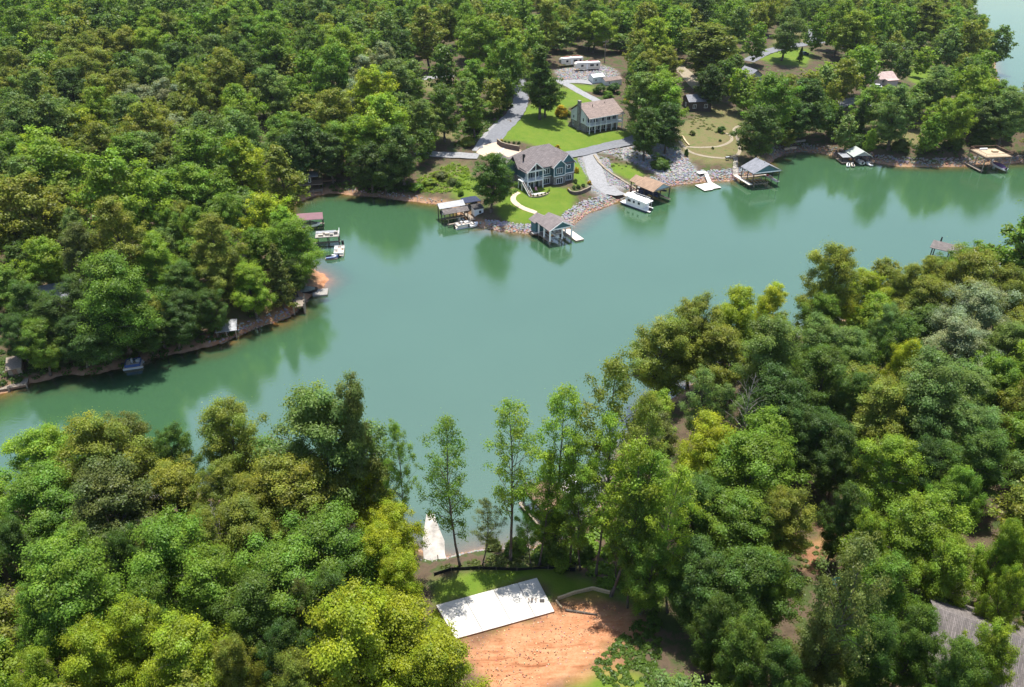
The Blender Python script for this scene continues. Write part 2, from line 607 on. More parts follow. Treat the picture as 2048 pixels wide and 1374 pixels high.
DRYS = [wpoly(p) for p in (
    Z2([(720, 700), (900, 600), (1050, 540), (1180, 620), (1250, 680), (1220, 900), (1100, 970), (800, 950), (740, 850)]),
    Z1([(120, 305), (300, 330), (400, 340), (420, 400), (320, 420), (130, 380)]), Z1([(165, 560), (330, 580), (350, 680), (200, 690)]),
    Z3([(600, 850), (830, 880), (1110, 900), (1090, 1000), (830, 1010), (640, 1000)]), Z3([(1480, 790), (1560, 780), (1560, 900), (1480, 890)]),
    [(460, 590), (560, 600), (560, 625), (440, 640)], Z1([(980, 330), (1100, 380), (1110, 430), (1000, 440)]), Z3([(0, 210), (240, 220), (240, 280), (0, 300)]),
    Z1([(100, 940), (330, 820), (420, 850), (420, 1000), (150, 1010)]),
)]
CLAYS = [wpoly(p) for p in (
    Z6([(250, 1150), (330, 1090), (560, 1030), (870, 930), (1180, 900), (1290, 1020), (1200, 1220), (1010, 1300), (900, 1400), (520, 1420), (440, 1300), (290, 1200)]),
    [(425, 708), (520, 668), (600, 640), (618, 604), (596, 598), (560, 628), (510, 642), (425, 680)], [(640, 590), (668, 562), (645, 540), (625, 550)],
    [(1600, 1090), (1680, 1030), (1700, 1060), (1620, 1120)],
)]
GRAVS = [wpoly(p) for p in (
    Z1([(975, 250), (1240, 210), (1350, 250), (1360, 300), (1210, 335), (990, 310)]),
    Z1([(1100, 790), (1170, 780), (1230, 960), (1380, 1030), (1260, 1050), (1200, 1000)]),
    Z1([(1215, 790), (1300, 800), (1330, 900), (1450, 980), (1380, 1000), (1270, 960)]),
    Z2([(180, 880), (330, 830), (560, 760), (740, 850), (860, 990), (880, 1070), (640, 1090), (540, 1010), (400, 950)]),
)]

def soft(poly, x, y, w):
    out = np.zeros(x.shape)
    near = (x > poly[:, 0].min() - 3 * w) & (x < poly[:, 0].max() + 3 * w) & (y > poly[:, 1].min() - 3 * w) & (y < poly[:, 1].max() + 3 * w)
    if near.any():
        out[near] = _soft(poly, x[near], y[near], w)
    return out

def _soft(poly, x, y, w):
    d = seg_dist(poly, x, y)
    d = np.where(inside(poly, x, y), d, -d) + .5 * w * wob(x * 2.2, y * 2.6) + .3 * w * wob(x * 6, y * 7)
    t = np.clip(d / w * .5 + .5, 0, 1)
    return t * t * (3 - 2 * t)

_r = [28.0]
while _r[-1] < 7000:
    _r.append(_r[-1] * (1.006 if _r[-1] < 340 else 1.03))
_r = np.array(_r)
NCOL = 460
_t = np.linspace(-1, 1, NCOL)
_u = 1.45 * (.55 * _t + .45 * _t ** 3)
LX = np.outer(_r, _u)
LY = np.repeat(_r[:, None], NCOL, 1)
LD = shore_d(LX, LY)
LZ = height_d(LD, LX, LY)
NROW = len(_r)

def lattice_mesh(name, Z, keep=None):
    idx = np.arange(NROW * NCOL).reshape(NROW, NCOL)
    q = np.stack([idx[:-1, :-1], idx[:-1, 1:], idx[1:, 1:], idx[1:, :-1]], -1).reshape(-1, 4)
    vs = np.stack([LX, LY, Z], -1).reshape(-1, 3)
    sel = np.arange(len(vs))
    if keep is not None:
        kf = keep.reshape(-1)[q].any(1)
        q = q[kf]
        sel, inv = np.unique(q, return_inverse=True)
        vs = vs[sel]
        q = inv.reshape(-1, 4)
    me = bpy.data.meshes.new(name)
    me.vertices.add(len(vs))
    me.vertices.foreach_set('co', vs.ravel())
    me.loops.add(q.size)
    me.loops.foreach_set('vertex_index', q.ravel().astype(np.int32))
    me.polygons.add(len(q))
    me.polygons.foreach_set('loop_start', np.arange(0, q.size, 4, dtype=np.int32))
    me.polygons.foreach_set('loop_total', np.full(len(q), 4, np.int32))
    me.polygons.foreach_set('use_smooth', np.ones(len(q), bool))
    me.update(calc_edges=True)
    return me, sel

me, _ = lattice_mesh('ground', LZ)
lawn = np.zeros(LX.shape)
for p in LAWNS:
    lawn = np.maximum(lawn, soft(p, LX, LY, 1.2))
dry = np.zeros(LX.shape)
for p in DRYS:
    dry = np.maximum(dry, soft(p, LX, LY, 3))
clay = np.zeros(LX.shape)
for p in CLAYS:
    clay = np.maximum(clay, soft(p, LX, LY, 2.6))
grav = np.zeros(LX.shape)
for p in GRAVS:
    grav = np.maximum(grav, soft(p, LX, LY, 1.5))
beach = np.clip(1 - (LD - .4 - .8 * wob(LX * .5, LY * .5)) / 1.3, 0, 1)
attr = me.attributes.new('mask', 'FLOAT_COLOR', 'POINT')
attr.data.foreach_set('color', np.stack([lawn, dry, clay, grav], -1).astype(np.float32).ravel())
attr = me.attributes.new('beach', 'FLOAT', 'POINT')
attr.data.foreach_set('value', beach.astype(np.float32).ravel())

def ground_material():
    m = bpy.data.materials.new('land')
    m.use_nodes = True
    nt = m.node_tree
    b = nt.nodes['Principled BSDF']
    b.inputs['Roughness'].default_value = .95
    b.inputs['Specular IOR Level'].default_value = .15
    N, Lk = nt.nodes.new, nt.links.new
    tc = N('ShaderNodeTexCoord')

    def noise(scale, detail=6, rough=.65):
        n = N('ShaderNodeTexNoise')
        n.inputs['Scale'].default_value = scale
        n.inputs['Detail'].default_value = detail
        n.inputs['Roughness'].default_value = rough
        Lk(tc.outputs['Object'], n.inputs['Vector'])
        return n.outputs['Fac']

    def ramp(f, *st):
        r = N('ShaderNodeValToRGB')
        e = r.color_ramp.elements
        while len(e) < len(st):
            e.new(.5)
        for i, (p, c) in enumerate(st):
            e[i].position = p
            e[i].color = (*c, 1)
        Lk(f, r.inputs['Fac'])
        return r.outputs['Color']

    def mix(f, a, c):
        x = N('ShaderNodeMix')
        x.data_type = 'RGBA'
        Lk(f, x.inputs['Factor'])
        Lk(a, x.inputs[6])
        Lk(c, x.inputs[7])
        return x.outputs[2]
    floor_ = ramp(noise(.35), (.3, (.055, .042, .028)), (.48, (.10, .072, .048)), (.58, (.05, .07, .022)), (.75, (.075, .10, .03)))
    lawnc = ramp(noise(.28, 10, .78), (.2, (.055, .105, .012)), (.42, (.092, .155, .016)), (.6, (.122, .172, .022)), (.82, (.195, .190, .05)))
    dryc = ramp(noise(.4, 9, .75), (.3, (.115, .092, .045)), (.48, (.155, .135, .062)), (.62, (.10, .125, .038)), (.8, (.075, .115, .025)))
    clayc = ramp(noise(.8, 12, .85), (.22, (.22, .085, .04)), (.45, (.42, .20, .105)), (.62, (.51, .28, .16)), (.8, (.57, .39, .26)))
    wv = N('ShaderNodeTexNoise')
    wv.inputs['Scale'].default_value = 1.0
    wv.inputs['Detail'].default_value = 8
    wv.inputs['Roughness'].default_value = .7
    wv.inputs['Distortion'].default_value = .8
    wmp = N('ShaderNodeMapping')
    wmp.inputs['Rotation'].default_value = (0, 0, -.42)
    wmp.inputs['Scale'].default_value = (.16, .9, 1)
    Lk(tc.outputs['Object'], wmp.inputs['Vector'])
    Lk(wmp.outputs['Vector'], wv.inputs['Vector'])
    rut = ramp(wv.outputs['Fac'], (.32, (.42, .30, .24)), (.44, (.85, .78, .72)), (.6, (1, 1, 1)), (.8, (1.12, 1.12, 1.12)))
    cm_ = N('ShaderNodeMix')
    cm_.data_type = 'RGBA'
    cm_.blend_type = 'MULTIPLY'
    cm_.inputs['Factor'].default_value = .95
    Lk(clayc, cm_.inputs[6])
    Lk(rut, cm_.inputs[7])
    clayc = cm_.outputs[2]
    gravc = ramp(noise(2.5), (.3, (.13, .12, .115)), (.6, (.30, .29, .29)), (.8, (.24, .22, .16)))
    beachc = ramp(noise(.7), (.3, (.20, .115, .07)), (.55, (.34, .205, .125)), (.75, (.33, .26, .195)))
    ma = N('ShaderNodeAttribute')
    ma.attribute_name = 'mask'
    sp = N('ShaderNodeSeparateColor')
    Lk(ma.outputs['Color'], sp.inputs[0])
    be = N('ShaderNodeAttribute')
    be.attribute_name = 'beach'
    c = mix(be.outputs['Fac'], floor_, beachc)
    c = mix(sp.outputs[1], c, dryc)
    c = mix(ma.outputs['Alpha'], c, gravc)
    c = mix(sp.outputs[0], c, lawnc)
    c = mix(sp.outputs[2], c, clayc)
    Lk(c, b.inputs['Base Color'])
    bp = N('ShaderNodeBump')
    bp.inputs['Strength'].default_value = .7
    bp.inputs['Distance'].default_value = .12
    Lk(noise(3.0, 8, .7), bp.inputs['Height'])
    Lk(bp.outputs['Normal'], b.inputs['Normal'])
    return m

me.materials.append(ground_material())
ground = bpy.data.objects.new('ground', me)
COL.objects.link(ground)
struct(ground, label='wooded lake shore with lawns, red clay and leaf litter')

# ---------------------------------------------------------------- lake
me, sel = lattice_mesh('lake', np.zeros(LX.shape), LD < .8)
attr = me.attributes.new('depth', 'FLOAT', 'POINT')
attr.data.foreach_set('value', np.maximum(-LZ, 0).reshape(-1)[sel].astype(np.float32))

def water_material():
    m = bpy.data.materials.new('lake water')
    m.use_nodes = True
    nt = m.node_tree
    nt.nodes.clear()
    N, Lk = nt.nodes.new, nt.links.new
    out = N('ShaderNodeOutputMaterial')
    tc = N('ShaderNodeTexCoord')
    n1 = N('ShaderNodeTexNoise')
    n1.inputs['Scale'].default_value = 1.7
    n1.inputs['Detail'].default_value = 5
    n1.inputs['Roughness'].default_value = .6
    mp = N('ShaderNodeMapping')
    mp.inputs['Scale'].default_value = (.55, 1.4, 1)
    mp.inputs['Rotation'].default_value = (0, 0, .35)
    Lk(tc.outputs['Object'], mp.inputs['Vector'])
    Lk(mp.outputs['Vector'], n1.inputs['Vector'])
    bp = N('ShaderNodeBump')
    bp.inputs['Strength'].default_value = .22
    bp.inputs['Distance'].default_value = .07
    n3 = N('ShaderNodeTexNoise')
    n3.inputs['Scale'].default_value = .018
    n3.inputs['Detail'].default_value = 5
    mp3 = N('ShaderNodeMapping')
    mp3.inputs['Scale'].default_value = (.5, 1.5, 1)
    mp3.inputs['Rotation'].default_value = (0, 0, .5)
    Lk(tc.outputs['Object'], mp3.inputs['Vector'])
    Lk(mp3.outputs['Vector'], n3.inputs['Vector'])
    mr = N('ShaderNodeMapRange')
    mr.inputs['From Min'].default_value = .35
    mr.inputs['From Max'].default_value = .65
    mr.inputs['To Min'].default_value = .08
    mr.inputs['To Max'].default_value = .5
    Lk(n3.outputs['Fac'], mr.inputs['Value'])
    Lk(mr.outputs[0], bp.inputs['Strength'])
    Lk(n1.outputs['Fac'], bp.inputs['Height'])
    body = N('ShaderNodeBsdfDiffuse')
    n2 = N('ShaderNodeTexNoise')
    n2.inputs['Scale'].default_value = .03
    n2.inputs['Detail'].default_value = 4
    Lk(tc.outputs['Object'], n2.inputs['Vector'])
    cr = N('ShaderNodeValToRGB')
    cr.color_ramp.elements[0].position = .3
    cr.color_ramp.elements[0].color = (.040, .100, .046, 1)
    cr.color_ramp.elements[1].position = .7
    cr.color_ramp.elements[1].color = (.046, .110, .054, 1)
    Lk(n2.outputs['Fac'], cr.inputs['Fac'])
    Lk(cr.outputs['Color'], body.inputs['Color'])
    tr = N('ShaderNodeBsdfTransparent')
    tr.inputs['Color'].default_value = (.90, .86, .60, 1)
    at = N('ShaderNodeAttribute')
    at.attribute_name = 'depth'
    mu = N('ShaderNodeMath')
    mu.operation = 'MULTIPLY'
    mu.inputs[1].default_value = -2.4
    ex = N('ShaderNodeMath')
    ex.operation = 'EXPONENT'
    Lk(at.outputs['Fac'], mu.inputs[0])
    Lk(mu.outputs[0], ex.inputs[0])
    mb = N('ShaderNodeMixShader')
    Lk(ex.outputs[0], mb.inputs[0])
    Lk(body.outputs[0], mb.inputs[1])
    Lk(tr.outputs[0], mb.inputs[2])
    gl = N('ShaderNodeBsdfGlossy')
    gl.inputs['Roughness'].default_value = .05
    gl.inputs['Color'].default_value = (.97, .96, .86, 1)
    Lk(bp.outputs['Normal'], gl.inputs['Normal'])
    fr = N('ShaderNodeFresnel')
    fr.inputs['IOR'].default_value = 3.2
    Lk(bp.outputs['Normal'], fr.inputs['Normal'])
    mx = N('ShaderNodeMixShader')
    Lk(fr.outputs[0], mx.inputs[0])
    Lk(mb.outputs[0], mx.inputs[1])
    Lk(gl.outputs[0], mx.inputs[2])
    Lk(mx.outputs[0], out.inputs[0])
    return m

me.materials.append(water_material())
lake = bpy.data.objects.new('lake', me)
COL.objects.link(lake)
struct(lake, label='calm green lake arm between wooded banks')

# ---------------------------------------------------------------- roads, drives and paths: sheets draped on the land
ROADS = []

def on_road(x, y):
    for c, w, x0, x1, y0, y1 in ROADS:
        if x0 < x < x1 and y0 < y < y1 and ((c[:, 0] - x) ** 2 + (c[:, 1] - y) ** 2).min() < w * w:
            return True
    return False

def drape(name, pts, width, m, lift=.06, label=None, step=1.2, world_pts=None):
    w = [np.array(p) for p in (world_pts or [P(*p)[:2] for p in pts])]
    # Catmull-Rom through the points
    c = []
    for i in range(len(w) - 1):
        p0, p1, p2, p3 = w[max(i - 1, 0)], w[i], w[i + 1], w[min(i + 2, len(w) - 1)]
        n = max(2, int(np.linalg.norm(p2 - p1) / step))
        for k in range(n):
            t = k / n
            c.append(.5 * ((2 * p1) + (-p0 + p2) * t + (2 * p0 - 5 * p1 + 4 * p2 - p3) * t * t + (-p0 + 3 * p1 - 3 * p2 + p3) * t ** 3))
    c.append(w[-1])
    ca, hw_ = np.array(c), (max(width) if isinstance(width, (tuple, list)) else width) / 2 + .35
    ROADS.append((ca, hw_, ca[:, 0].min() - hw_, ca[:, 0].max() + hw_, ca[:, 1].min() - hw_, ca[:, 1].max() + hw_))
    mb = MB()
    nw = 5
    ws = width if isinstance(width, (tuple, list)) else (width, width)
    for i, p in enumerate(c):
        d = c[min(i + 1, len(c) - 1)] - c[max(i - 1, 0)]
        d /= np.linalg.norm(d) + 1e-9
        nrm = np.array([-d[1], d[0]])
        wd = ws[0] + (ws[1] - ws[0]) * i / (len(c) - 1)
        zc = gz(*p)
        for k in range(nw):
            o = (k / (nw - 1) - .5) * wd * (1 + .05 * math.sin(i * 1.7 + k))
            q = p + nrm * o
            mb.v.append((q[0], q[1], max(gz(*q), zc - .12) + lift))
        if i:
            a = (i - 1) * nw
            for k in range(nw - 1):
                mb.f.append((a + k, a + k + nw, a + k + nw + 1, a + k + 1))
    o = mb.build(name, m, None, True)
    return struct(o, label=label)

def drape_poly(name, pts, m, lift=.05, label=None):
    """a paved area, fan of strips draped on the land"""
    w = wpoly(pts)
    mb = MB()
    n = 14
    x0, x1, y0, y1 = w[:, 0].min(), w[:, 0].max(), w[:, 1].min(), w[:, 1].max()
    c = w.mean(0)
    rings = []
    for k in range(1, 6):
        rr = []
        for i in range(len(w)):
            for t in (0, .5):
                p = w[i] * (1 - t) + w[(i + 1) % len(w)] * t
                rr.append(c + (p - c) * k / 5)
        rings.append(rr)
    mb.v.append((c[0], c[1], gz(*c) + lift))
    L = len(rings[0])
    for rr in rings:
        for p in rr:
            mb.v.append((p[0], p[1], gz(*p) + lift))
    for i in range(L):
        mb.f.append((0, 1 + i, 1 + (i + 1) % L))
    for k in range(4):
        a, b2 = 1 + k * L, 1 + (k + 1) * L
        for i in range(L):
            mb.f.append((a + i, b2 + i, b2 + (i + 1) % L, a + (i + 1) % L))
    o = mb.build(name, m, None, True)
    return struct(o, label=label)

drape('driveway', Z1([(700, 250), (745, 320), (758, 400), (742, 480), (690, 560), (620, 630), (575, 700), (560, 745)]), (4.6, 6.5), m_asph, label='grey curving driveway down to the teal house')
drape('lane', Z1([(490, 790), (400, 785), (300, 782), (200, 775), (100, 760)]), 4.0, m_gravel, label='pale gravel lane along the left bank')
drape('gravel_verge', Z1([(700, 520), (600, 590), (530, 660), (490, 720), (465, 755)]), 1.8, m_gravel, .05, label='pale gravel strip beside the driveway')
drape('driveway', Z1([(960, 315), (1000, 322), (1070, 355), (1150, 400), (1250, 452)]), 3.6, m_gravel, label='grey drive behind the white house')
drape('driveway', Z1([(1000, 325), (1100, 322), (1200, 332)]), 4.0, m_gravel, .07, label='gravel spur to the white sheds')
drape('driveway', Z1([(1030, 785), (1120, 770), (1220, 745), (1330, 722), (1430, 700), (1500, 660), (1540, 600), (1545, 540)]), 4.6, m_asph, .07, label='grey drive sweeping below the white house')
drape('boat_ramp', Z1([(1180, 770), (1205, 840), (1225, 920), (1265, 985), (1325, 1012), (1372, 1006)]), (5.0, 5.6), m_gravel, .075, label='concrete drive curving down to the houseboat dock')
drape_poly('parking_court', Z1([(475, 765), (520, 720), (610, 700), (700, 735), (790, 765), (720, 800), (640, 830), (600, 815), (540, 800)]), m_tan, .09, label='tan concrete parking court beside the teal house')
drape('concrete_band', Z1([(655, 735), (620, 762), (585, 790)]), .8, m_conc, .13, label='white band across the parking court')
drape('walkway', Z1([(745, 1015), (712, 1035), (708, 1065), (745, 1100), (800, 1125), (850, 1142)]), 1.5, m_tan, .08, label='tan curving footpath from patio to boathouse')
drape('garden_path', Z2([(800, 845), (900, 850), (1000, 846), (1080, 830), (1130, 800), (1130, 770), (1090, 745)]), 1.0, m_sandp, .06, label='inner loop of the terraced garden path')
drape('garden_path', Z2([(720, 705), (745, 770), (775, 830), (830, 880), (900, 905), (1000, 922), (1090, 925), (1160, 910), (1190, 880), (1180, 800), (1150, 720), (1200, 690)]), 1.1, m_sandp, .055, label='outer loop of the terraced garden path')
drape('road', Z2([(640, 130), (720, 245), (800, 312), (850, 370), (900, 425)]), 5.5, m_sandp, label='dusty road behind the grey-roofed dark house')
drape('road', Z3([(-180, 420), (-60, 360), (60, 325), (180, 308), (300, 290), (420, 285), (560, 270), (700, 270), (830, 310), (930, 350)]), 5.5, m_asph, label='grey road past the far lawn')
drape('road', Z3([(262, 200), (262, 250), (270, 290)]), 5.0, m_asph, .08, label='short spur off the far road')
drape('road', Z3([(420, 730), (500, 705), (600, 690), (700, 720)]), 6, m_asph, label='grey drive between the right bank trees')
drape('road', Z1([(40, 345), (130, 305), (250, 290), (330, 280)]), 4.5, m_gravel, label='grey road by the utility pole')
drape('parking_court', Z1([(190, 345), (300, 345)]), 5, m_asph, .07, label='small grey parking patch near the utility pole')
# ---------------------------------------------------------------- trees
def quads_to_mesh(name, V, m, tint):
    n = len(V) // 4
    me = bpy.data.meshes.new(name)
    me.vertices.add(len(V))
    me.vertices.foreach_set('co', V.astype(np.float32).ravel())
    me.loops.add(len(V))
    me.loops.foreach_set('vertex_index', np.arange(len(V), dtype=np.int32))
    me.polygons.add(n)
    me.polygons.foreach_set('loop_start', np.arange(0, len(V), 4, dtype=np.int32))
    me.polygons.foreach_set('loop_total', np.full(n, 4, np.int32))
    me.update(calc_edges=True)
    a = me.attributes.new('tint', 'FLOAT_COLOR', 'FACE')
    a.data.foreach_set('color', np.concatenate([tint, np.ones((n, 1))], 1).astype(np.float32).ravel())
    me.materials.append(m)
    return me

def leaf_cards(C, Nrm, size, rs):
    """bent leaf sprays: quads centred at C facing Nrm"""
    n = len(C)
    r = rs.normal(size=(n, 3))
    t = np.cross(Nrm, r)
    t /= np.linalg.norm(t, axis=1, keepdims=True) + 1e-9
    b = np.cross(Nrm, t)
    s = (size * rs.uniform(.65, 1.35, n))[:, None]
    asp = rs.uniform(.55, .95, n)[:, None]
    fold = (s * rs.uniform(-.35, .1, n)[:, None]) * Nrm
    V = np.stack([C - t * s, C - b * s * asp + fold, C + t * s, C + b * s * asp + fold], 1)
    return V.reshape(-1, 3)

FORM = {'R': (10.0, 15.5), 'T': (8.0, 18.0), 'S': (8.0, 18.5), 'P': (5.5, 12.0), 'B': (3.0, 2.4)}

def crown_plan(form, rs):
    """boughs (start, end) and leaf sprays (centre, radius) of one tree"""
    W, H = FORM[form]
    R = W / 2
    boughs, sprays = [], []
    ph = rs.uniform(0, 6.28, 6)
    if form in 'RTS':
        lo, nb, per = {'R': (.15, 50, 6), 'T': (.16, 48, 5), 'S': (.27, 38, 5)}[form]
        bend = rs.uniform(-.09, .09, 2) * H * (1.3 if form == 'S' else .8)
        for b in range(nb):
            t = (b + rs.uniform(0, 1)) / nb
            t = t ** .9
            a = b * 2.39996 + rs.uniform(-.5, .5)
            if form == 'R':
                prof = ((t + .16) / .5) ** .55 if t < .34 else math.sqrt(max(0, 1 - ((t - .34) / .70) ** 2))
                up = .25 + .75 * t
            elif form == 'T':
                prof = (.72 + .28 * math.sin(7 * t + ph[4])) * (((t + .12) / .4) ** .6 if t < .28 else math.sqrt(max(0, 1 - ((t - .28) / .76) ** 2)))
                up = .5 + .8 * t
            else:
                prof = (.55 + .45 * abs(math.sin(8 * t + ph[4] + a))) * (.55 + .75 * t) * max(.1, 1 - t ** 5)
                up = .55 + .6 * t
            mod = 1 + .20 * math.sin(2 * a + ph[0] + 2 * t) + .13 * math.sin(3 * a + ph[1] - 5 * t) + .09 * math.sin(5 * a + ph[2] + 9 * t)
            L = R * min(1.12, prof * mod * rs.uniform(.66, 1.10))
            ze = H * (lo + (1 - lo) * (.06 + .92 * t))
            cx, cy = bend[0] * math.sin(2.2 * ze / H), bend[1] * math.sin(2.6 * ze / H)
            zs = max(H * .14, ze - L * up)
            kx, ky = bend[0] * math.sin(2.2 * zs / H), bend[1] * math.sin(2.6 * zs / H)
            S = np.array([kx, ky, zs])
            E = np.array([cx + math.cos(a) * L, cy + math.sin(a) * L, ze])
            boughs.append((S, E))
            n = max(2, int(per * (.45 + L / R * .75)))
            side = np.array([-math.sin(a), math.cos(a), 0])
            for k in range(n):
                f = rs.uniform(.42, 1.03) if form != 'S' else rs.uniform(.5, 1.05)
                q = S + (E - S) * f + side * rs.normal() * .17 * L + np.array([0, 0, rs.normal() * .05 * H * .5 + .10 * L * math.sin(math.pi * min(f, 1))])
                if form == 'R' and k == 0:
                    q = S + (E - S) * rs.uniform(.3, .55)
                q[2] = min(q[2], H * .99)
                sprays.append((q, W * rs.uniform(.040, .078) * (1 if form != 'S' else .95)))
        for k in range(7 if form == 'R' else 9):
            z = H * rs.uniform(.86, .99)
            sprays.append((np.array([bend[0] * .8 + rs.normal() * R * .16, bend[1] * .6 + rs.normal() * R * .16, z]), W * rs.uniform(.04, .07)))
        return boughs, sprays, bend
    if form == 'P':
        for i in range(120):
            u = (i + rs.uniform(0, 1)) / 120
            z = H * (.08 + .90 * u)
            a = i * 2.4 + rs.uniform(-.4, .4)
            L = R * (1 - u) ** .75 * (.8 + .25 * math.sin(i * 1.1))
            E = np.array([math.cos(a) * L, math.sin(a) * L, z])
            boughs.append((np.array([0, 0, z + .15 * L]), E))
            for f in (.55, .95):
                sprays.append((np.array([E[0] * f, E[1] * f, z]), W * rs.uniform(.05, .085) * (1.1 - .5 * u)))
        return boughs, sprays, (0, 0)
    for i in range(34):
        d = rs.normal(size=3)
        d /= np.linalg.norm(d)
        d[2] = abs(d[2])
        f = rs.uniform(.4, 1) ** .5
        q = np.array([d[0] * R * f * .85, d[1] * R * f * .85, .12 * H + .78 * H * d[2] * f])
        boughs.append((np.array([0, 0, .1]), q))
        sprays.append((q, W * rs.uniform(.08, .12)))
    return boughs, sprays, (0, 0)

def make_crown(name, form, seed, m, n, size, cap=None):
    rs = np.random.RandomState(seed)
    W, H = FORM[form]
    plan = crown_plan(form, rs)
    cen = np.array([0, 0, .45 * H])
    Cs, Ns, Ts = [], [], []
    for p, r in plan[1]:
        k = max(5, int(n * (r / (W * .06)) ** 2))
        d = rs.normal(size=(k, 3))
        q = p + d * r * np.array([.68, .68, .42]) * np.where(rs.random_sample((k, 1)) < .07, 1.6, .97)
        out = p - cen
        out = out / (np.linalg.norm(out) + 1e-6)
        nn = d * .45 + out * .45 + np.array([0, 0, .6]) + rs.normal(size=(k, 3)) * .45
        nn /= np.linalg.norm(nn, axis=1, keepdims=True)
        Cs.append(q)
        Ns.append(nn)
        ct = rs.uniform(.78, 1.24)
        warm = rs.uniform(-.12, .13)
        t = ct * rs.uniform(.72, 1.28, k)
        Ts.append(np.stack([t * (1 + warm), t, t * (1 - warm)], 1))
    V = leaf_cards(np.concatenate(Cs), np.concatenate(Ns), size, rs)
    return quads_to_mesh(name, V, m, np.concatenate(Ts)), plan

def make_trunk(name, form, seed, plan):
    rs = random.Random(seed)
    W, H = FORM[form]
    boughs, sprays, bend = plan
    mb = MB()
    top = {'R': .86, 'T': .92, 'S': .95, 'P': .95, 'B': .4}[form] * H
    r0 = {'R': .34, 'T': .28, 'S': .19, 'P': .16, 'B': .07}[form]
    n = 9
    pts = [Vector((bend[0] * math.sin(2.2 * z / H) + rs.uniform(-.05, .05), bend[1] * math.sin(2.6 * z / H) + rs.uniform(-.05, .05), z)) for z in [-.6 + (top + .6) * i / n for i in range(n + 1)]]
    for i in range(n):
        mb.tube(pts[i], pts[i + 1], r0 * (1 - .86 * i / n) * (1.35 if i == 0 else 1), r0 * (1 - .86 * (i + 1) / n), 6)
    for b, (S, E) in enumerate(boughs):
        if form == 'P' and b % 3:
            continue
        S, E = Vector(S), Vector(E)
        t = min(1, max(0, S.z / top))
        rb = max(.025, r0 * (1 - .86 * t) * .42)
        mid = S.lerp(E, .5) + Vector((rs.uniform(-.2, .2), rs.uniform(-.2, .2), .10 * (E - S).length))
        mb.tube(S, mid, rb, rb * .62, 5)
        mb.tube(mid, E, rb * .62, rb * .15, 5)
        if form in 'RTS':
            for k in range(2):
                f = mid.lerp(E, rs.uniform(0, .5))
                L = (E - S).length * .35
                mb.tube(f, f + Vector((rs.uniform(-1, 1), rs.uniform(-1, 1), rs.uniform(.1, .7))) * L, rb * .4, rb * .1, 4)
    me = bpy.data.meshes.new(name)
    me.from_pydata(mb.v, [], mb.f)
    me.materials.append(m_bark)
    me.polygons.foreach_set('use_smooth', [True] * len(me.polygons))
    me.update()
    return me

VAR, NEAR = {}, {}
for store, form, nv, n, size in ((NEAR, 'R', 5, 235, .098), (NEAR, 'T', 2, 230, .098), (NEAR, 'S', 4, 100, .088), (VAR, 'R', 6, 80, .165), (VAR, 'T', 3, 75, .165), (VAR, 'P', 2, 70, .12), (VAR, 'B', 3, 110, .12), (VAR, 'S', 2, 45, .14)):
    store[form] = []
    for k in range(nv):
        sd_ = 100 + 17 * k + ord(form) + (500 if store is NEAR else 0)
        cm, plan = make_crown('crown', form, sd_, m_leaf, n, size)
        store[form].append((cm, make_trunk('trunk', form, sd_ + 3, plan)))
NEAR['P'], NEAR['B'] = VAR['P'], VAR['B']
THIN = []
for k in range(2):
    cm, plan = make_crown('crown', 'S', 771 + k, m_leaf, 78, .085)
    THIN.append((cm, make_trunk('trunk', 'S', 775 + k, plan)))

LANDMARKS = [('the teal house', 1085, 340), ('the white house', 1185, 235), ('the two parked caravans', 1170, 125), ('the utility pole', 903, 130),
             ('the cove boathouse', 640, 365), ('the red-roofed dock', 628, 442), ('the flat dock', 660, 480),
             ('the square floating dock', 640, 587), ('the orange beach shelter', 455, 650), ('the shaded left bank dock', 260, 715),
             ('the corner dock at the left edge', 25, 770), ('the grey-roofed boathouse', 1530, 345), ('the jet ski boathouse', 1710, 315),
             ('the raised deck dock', 1975, 310), ('the garden path loops', 1420, 285), ('the pink-roofed cottage', 1780, 150), ('the far lawn', 1580, 112),
             ('the far lake', 2010, 80), ('the concrete slab', 990, 1215), ('the red clay patch', 1080, 1300), ('the brown wooden deck dock', 1080, 990),
             ('the concrete boat jetty', 865, 1080), ('the nearest shingled roof', 2010, 1310), ('the brown-roofed dock', 1900, 505),
             ('the houseboat', 1270, 405), ('the bottom left corner', 0, 1374), ('the top left corner', 0, 0), ('the left edge middle', 0, 450), ('the white sheds', 1215, 160),
             ('the lower left edge', 600, 1374), ('the lake bend', 1300, 620), ('the right edge middle', 2048, 800), ('the bottom right edge', 1500, 1374)]
FW = {'R': 'broad', 'T': 'tall', 'S': 'slender open', 'P': 'pointed evergreen', 'B': 'low bushy'}
_w = 'first second third fourth fifth sixth seventh eighth ninth tenth eleventh twelfth thirteenth fourteenth fifteenth sixteenth seventeenth eighteenth nineteenth twentieth'.split()
ORD = ['nearest'] + [a + ' nearest' for a in _w[1:]] + ['twenty-' + a + ' nearest' for a in _w[:9]]

# crowns as seen: centre x, centre y, width (photo pixels), leaf tone, form
TREES = []

def T_(form, s):
    for e in s.split():
        a = e.split(',')
        TREES.append((float(a[0]), float(a[1]), float(a[2]), a[3], form))

